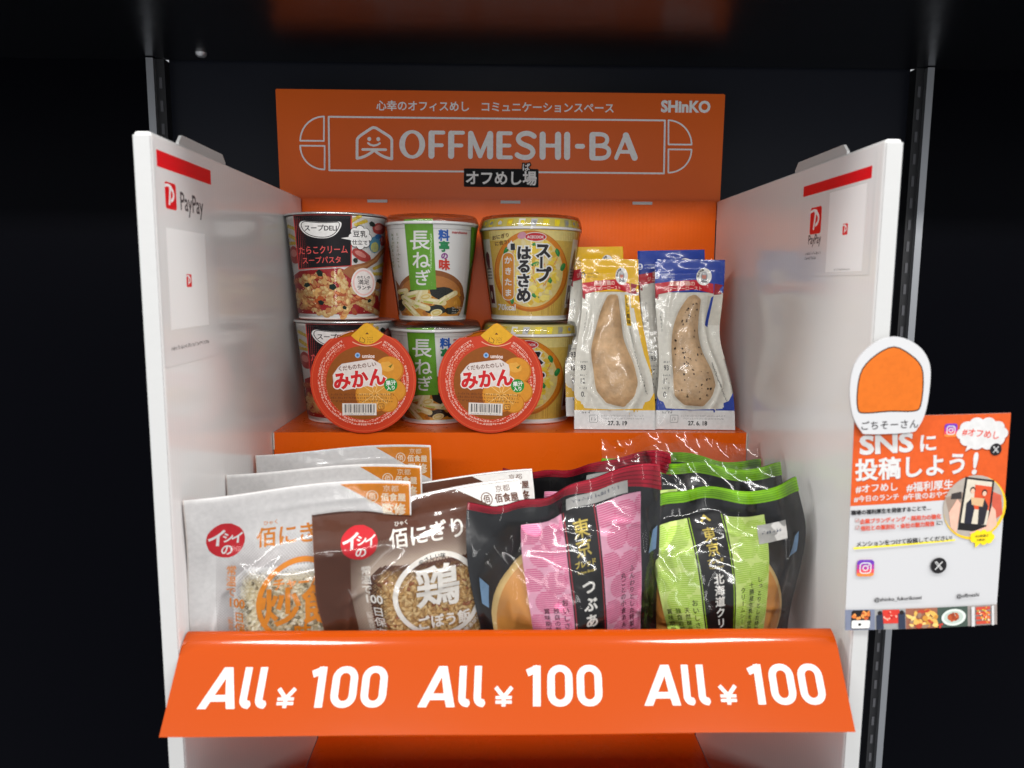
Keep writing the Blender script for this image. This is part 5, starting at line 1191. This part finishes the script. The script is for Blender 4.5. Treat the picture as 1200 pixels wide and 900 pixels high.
a.add([disc(*S_(770, 788), 84*q6, 58*q6)], INK(214, 222, 214)); a.add([disc(*S_(770, 788), 66*q6, 44*q6)], INK(184, 196, 186)); food(735, 805, 772, 808, 12, 20, [(176, 84, 50), (206, 110, 70), (150, 66, 40)]); food(672, 700, 830, 850, 3, 12, [(190, 60, 50)])
for j in range(4): a.add([np.array([S_(922, 726+j*32), S_(1020, 726+j*32), S_(1020, 748+j*32), S_(922, 748+j*32)])], INK(196, 74, 56)); 
food(930, 1014, 730, 845, 22, 9, [(236, 200, 160), (230, 120, 60), (214, 180, 60)]); a.add([np.array([S_(890, 722), S_(912, 722), S_(912, 856), S_(890, 856)]), np.array([S_(1030, 722), S_(1046, 722), S_(1046, 856), S_(1030, 856)])], INK(206, 206, 206))
pm.art(a, pmap, 4e-5, g=.008); pm.build('poster_sheet', po)

cdt = thing('mascot_card', 'white die-cut card with orange rounded emblem at the top of the poster', 'card', (.2318, -.0044, -.1812), (0, math.radians(-2), math.radians(2)))
k = .0605/111; mp = lambda u, v, h: np.stack([u, -h, v], 1)
prof = [(-33, 4), (-24, 0), (24, 0), (34, 5), (42, 22), (46, 50), (45, 78), (33, 98), (12, 110), (-8, 110.5), (-28, 100), (-43, 82), (-48, 55), (-44, 24)]
def closed_smooth(p, n=6):
    p = np.array(p, float); out = []
    for i in range(len(p)):
        A_, B_, C_, D_ = p[i-1], p[i], p[(i+1) % len(p)], p[(i+2) % len(p)]
        for t in np.linspace(0, 1, n, endpoint=False): out.append(.5*(2*B_+(C_-A_)*t+(2*A_-5*B_+4*C_-D_)*t*t+(3*B_-A_-3*C_+D_)*t**3))
    return np.array(out)
cm = MB(); cm.prism(closed_smooth(prof)*k, mp, 0, .0016, pbr('die_cut_card', (.57, .57, .58), .4, .45))
a = Art(1.5e-5)
em = closed_smooth([(-38, 30), (-30, 25), (0, 26), (28, 25), (36, 31), (38, 56), (35, 76), (22, 90), (2, 100), (-18, 92), (-34, 76), (-39, 54)])*k
a.add([em], INK(206, 104, 30)); a.outline(em[::2], 1.5*k, INK(70, 44, 30))
a.text('ごちそーさん', 0, 10*k, 11*k, INK(60, 56, 58), .015, pitch=1.06)
cm.art(a, lambda u, v, h: mp(u, v, h+.0016), 3e-5); cm.build('card_sheet', cdt)
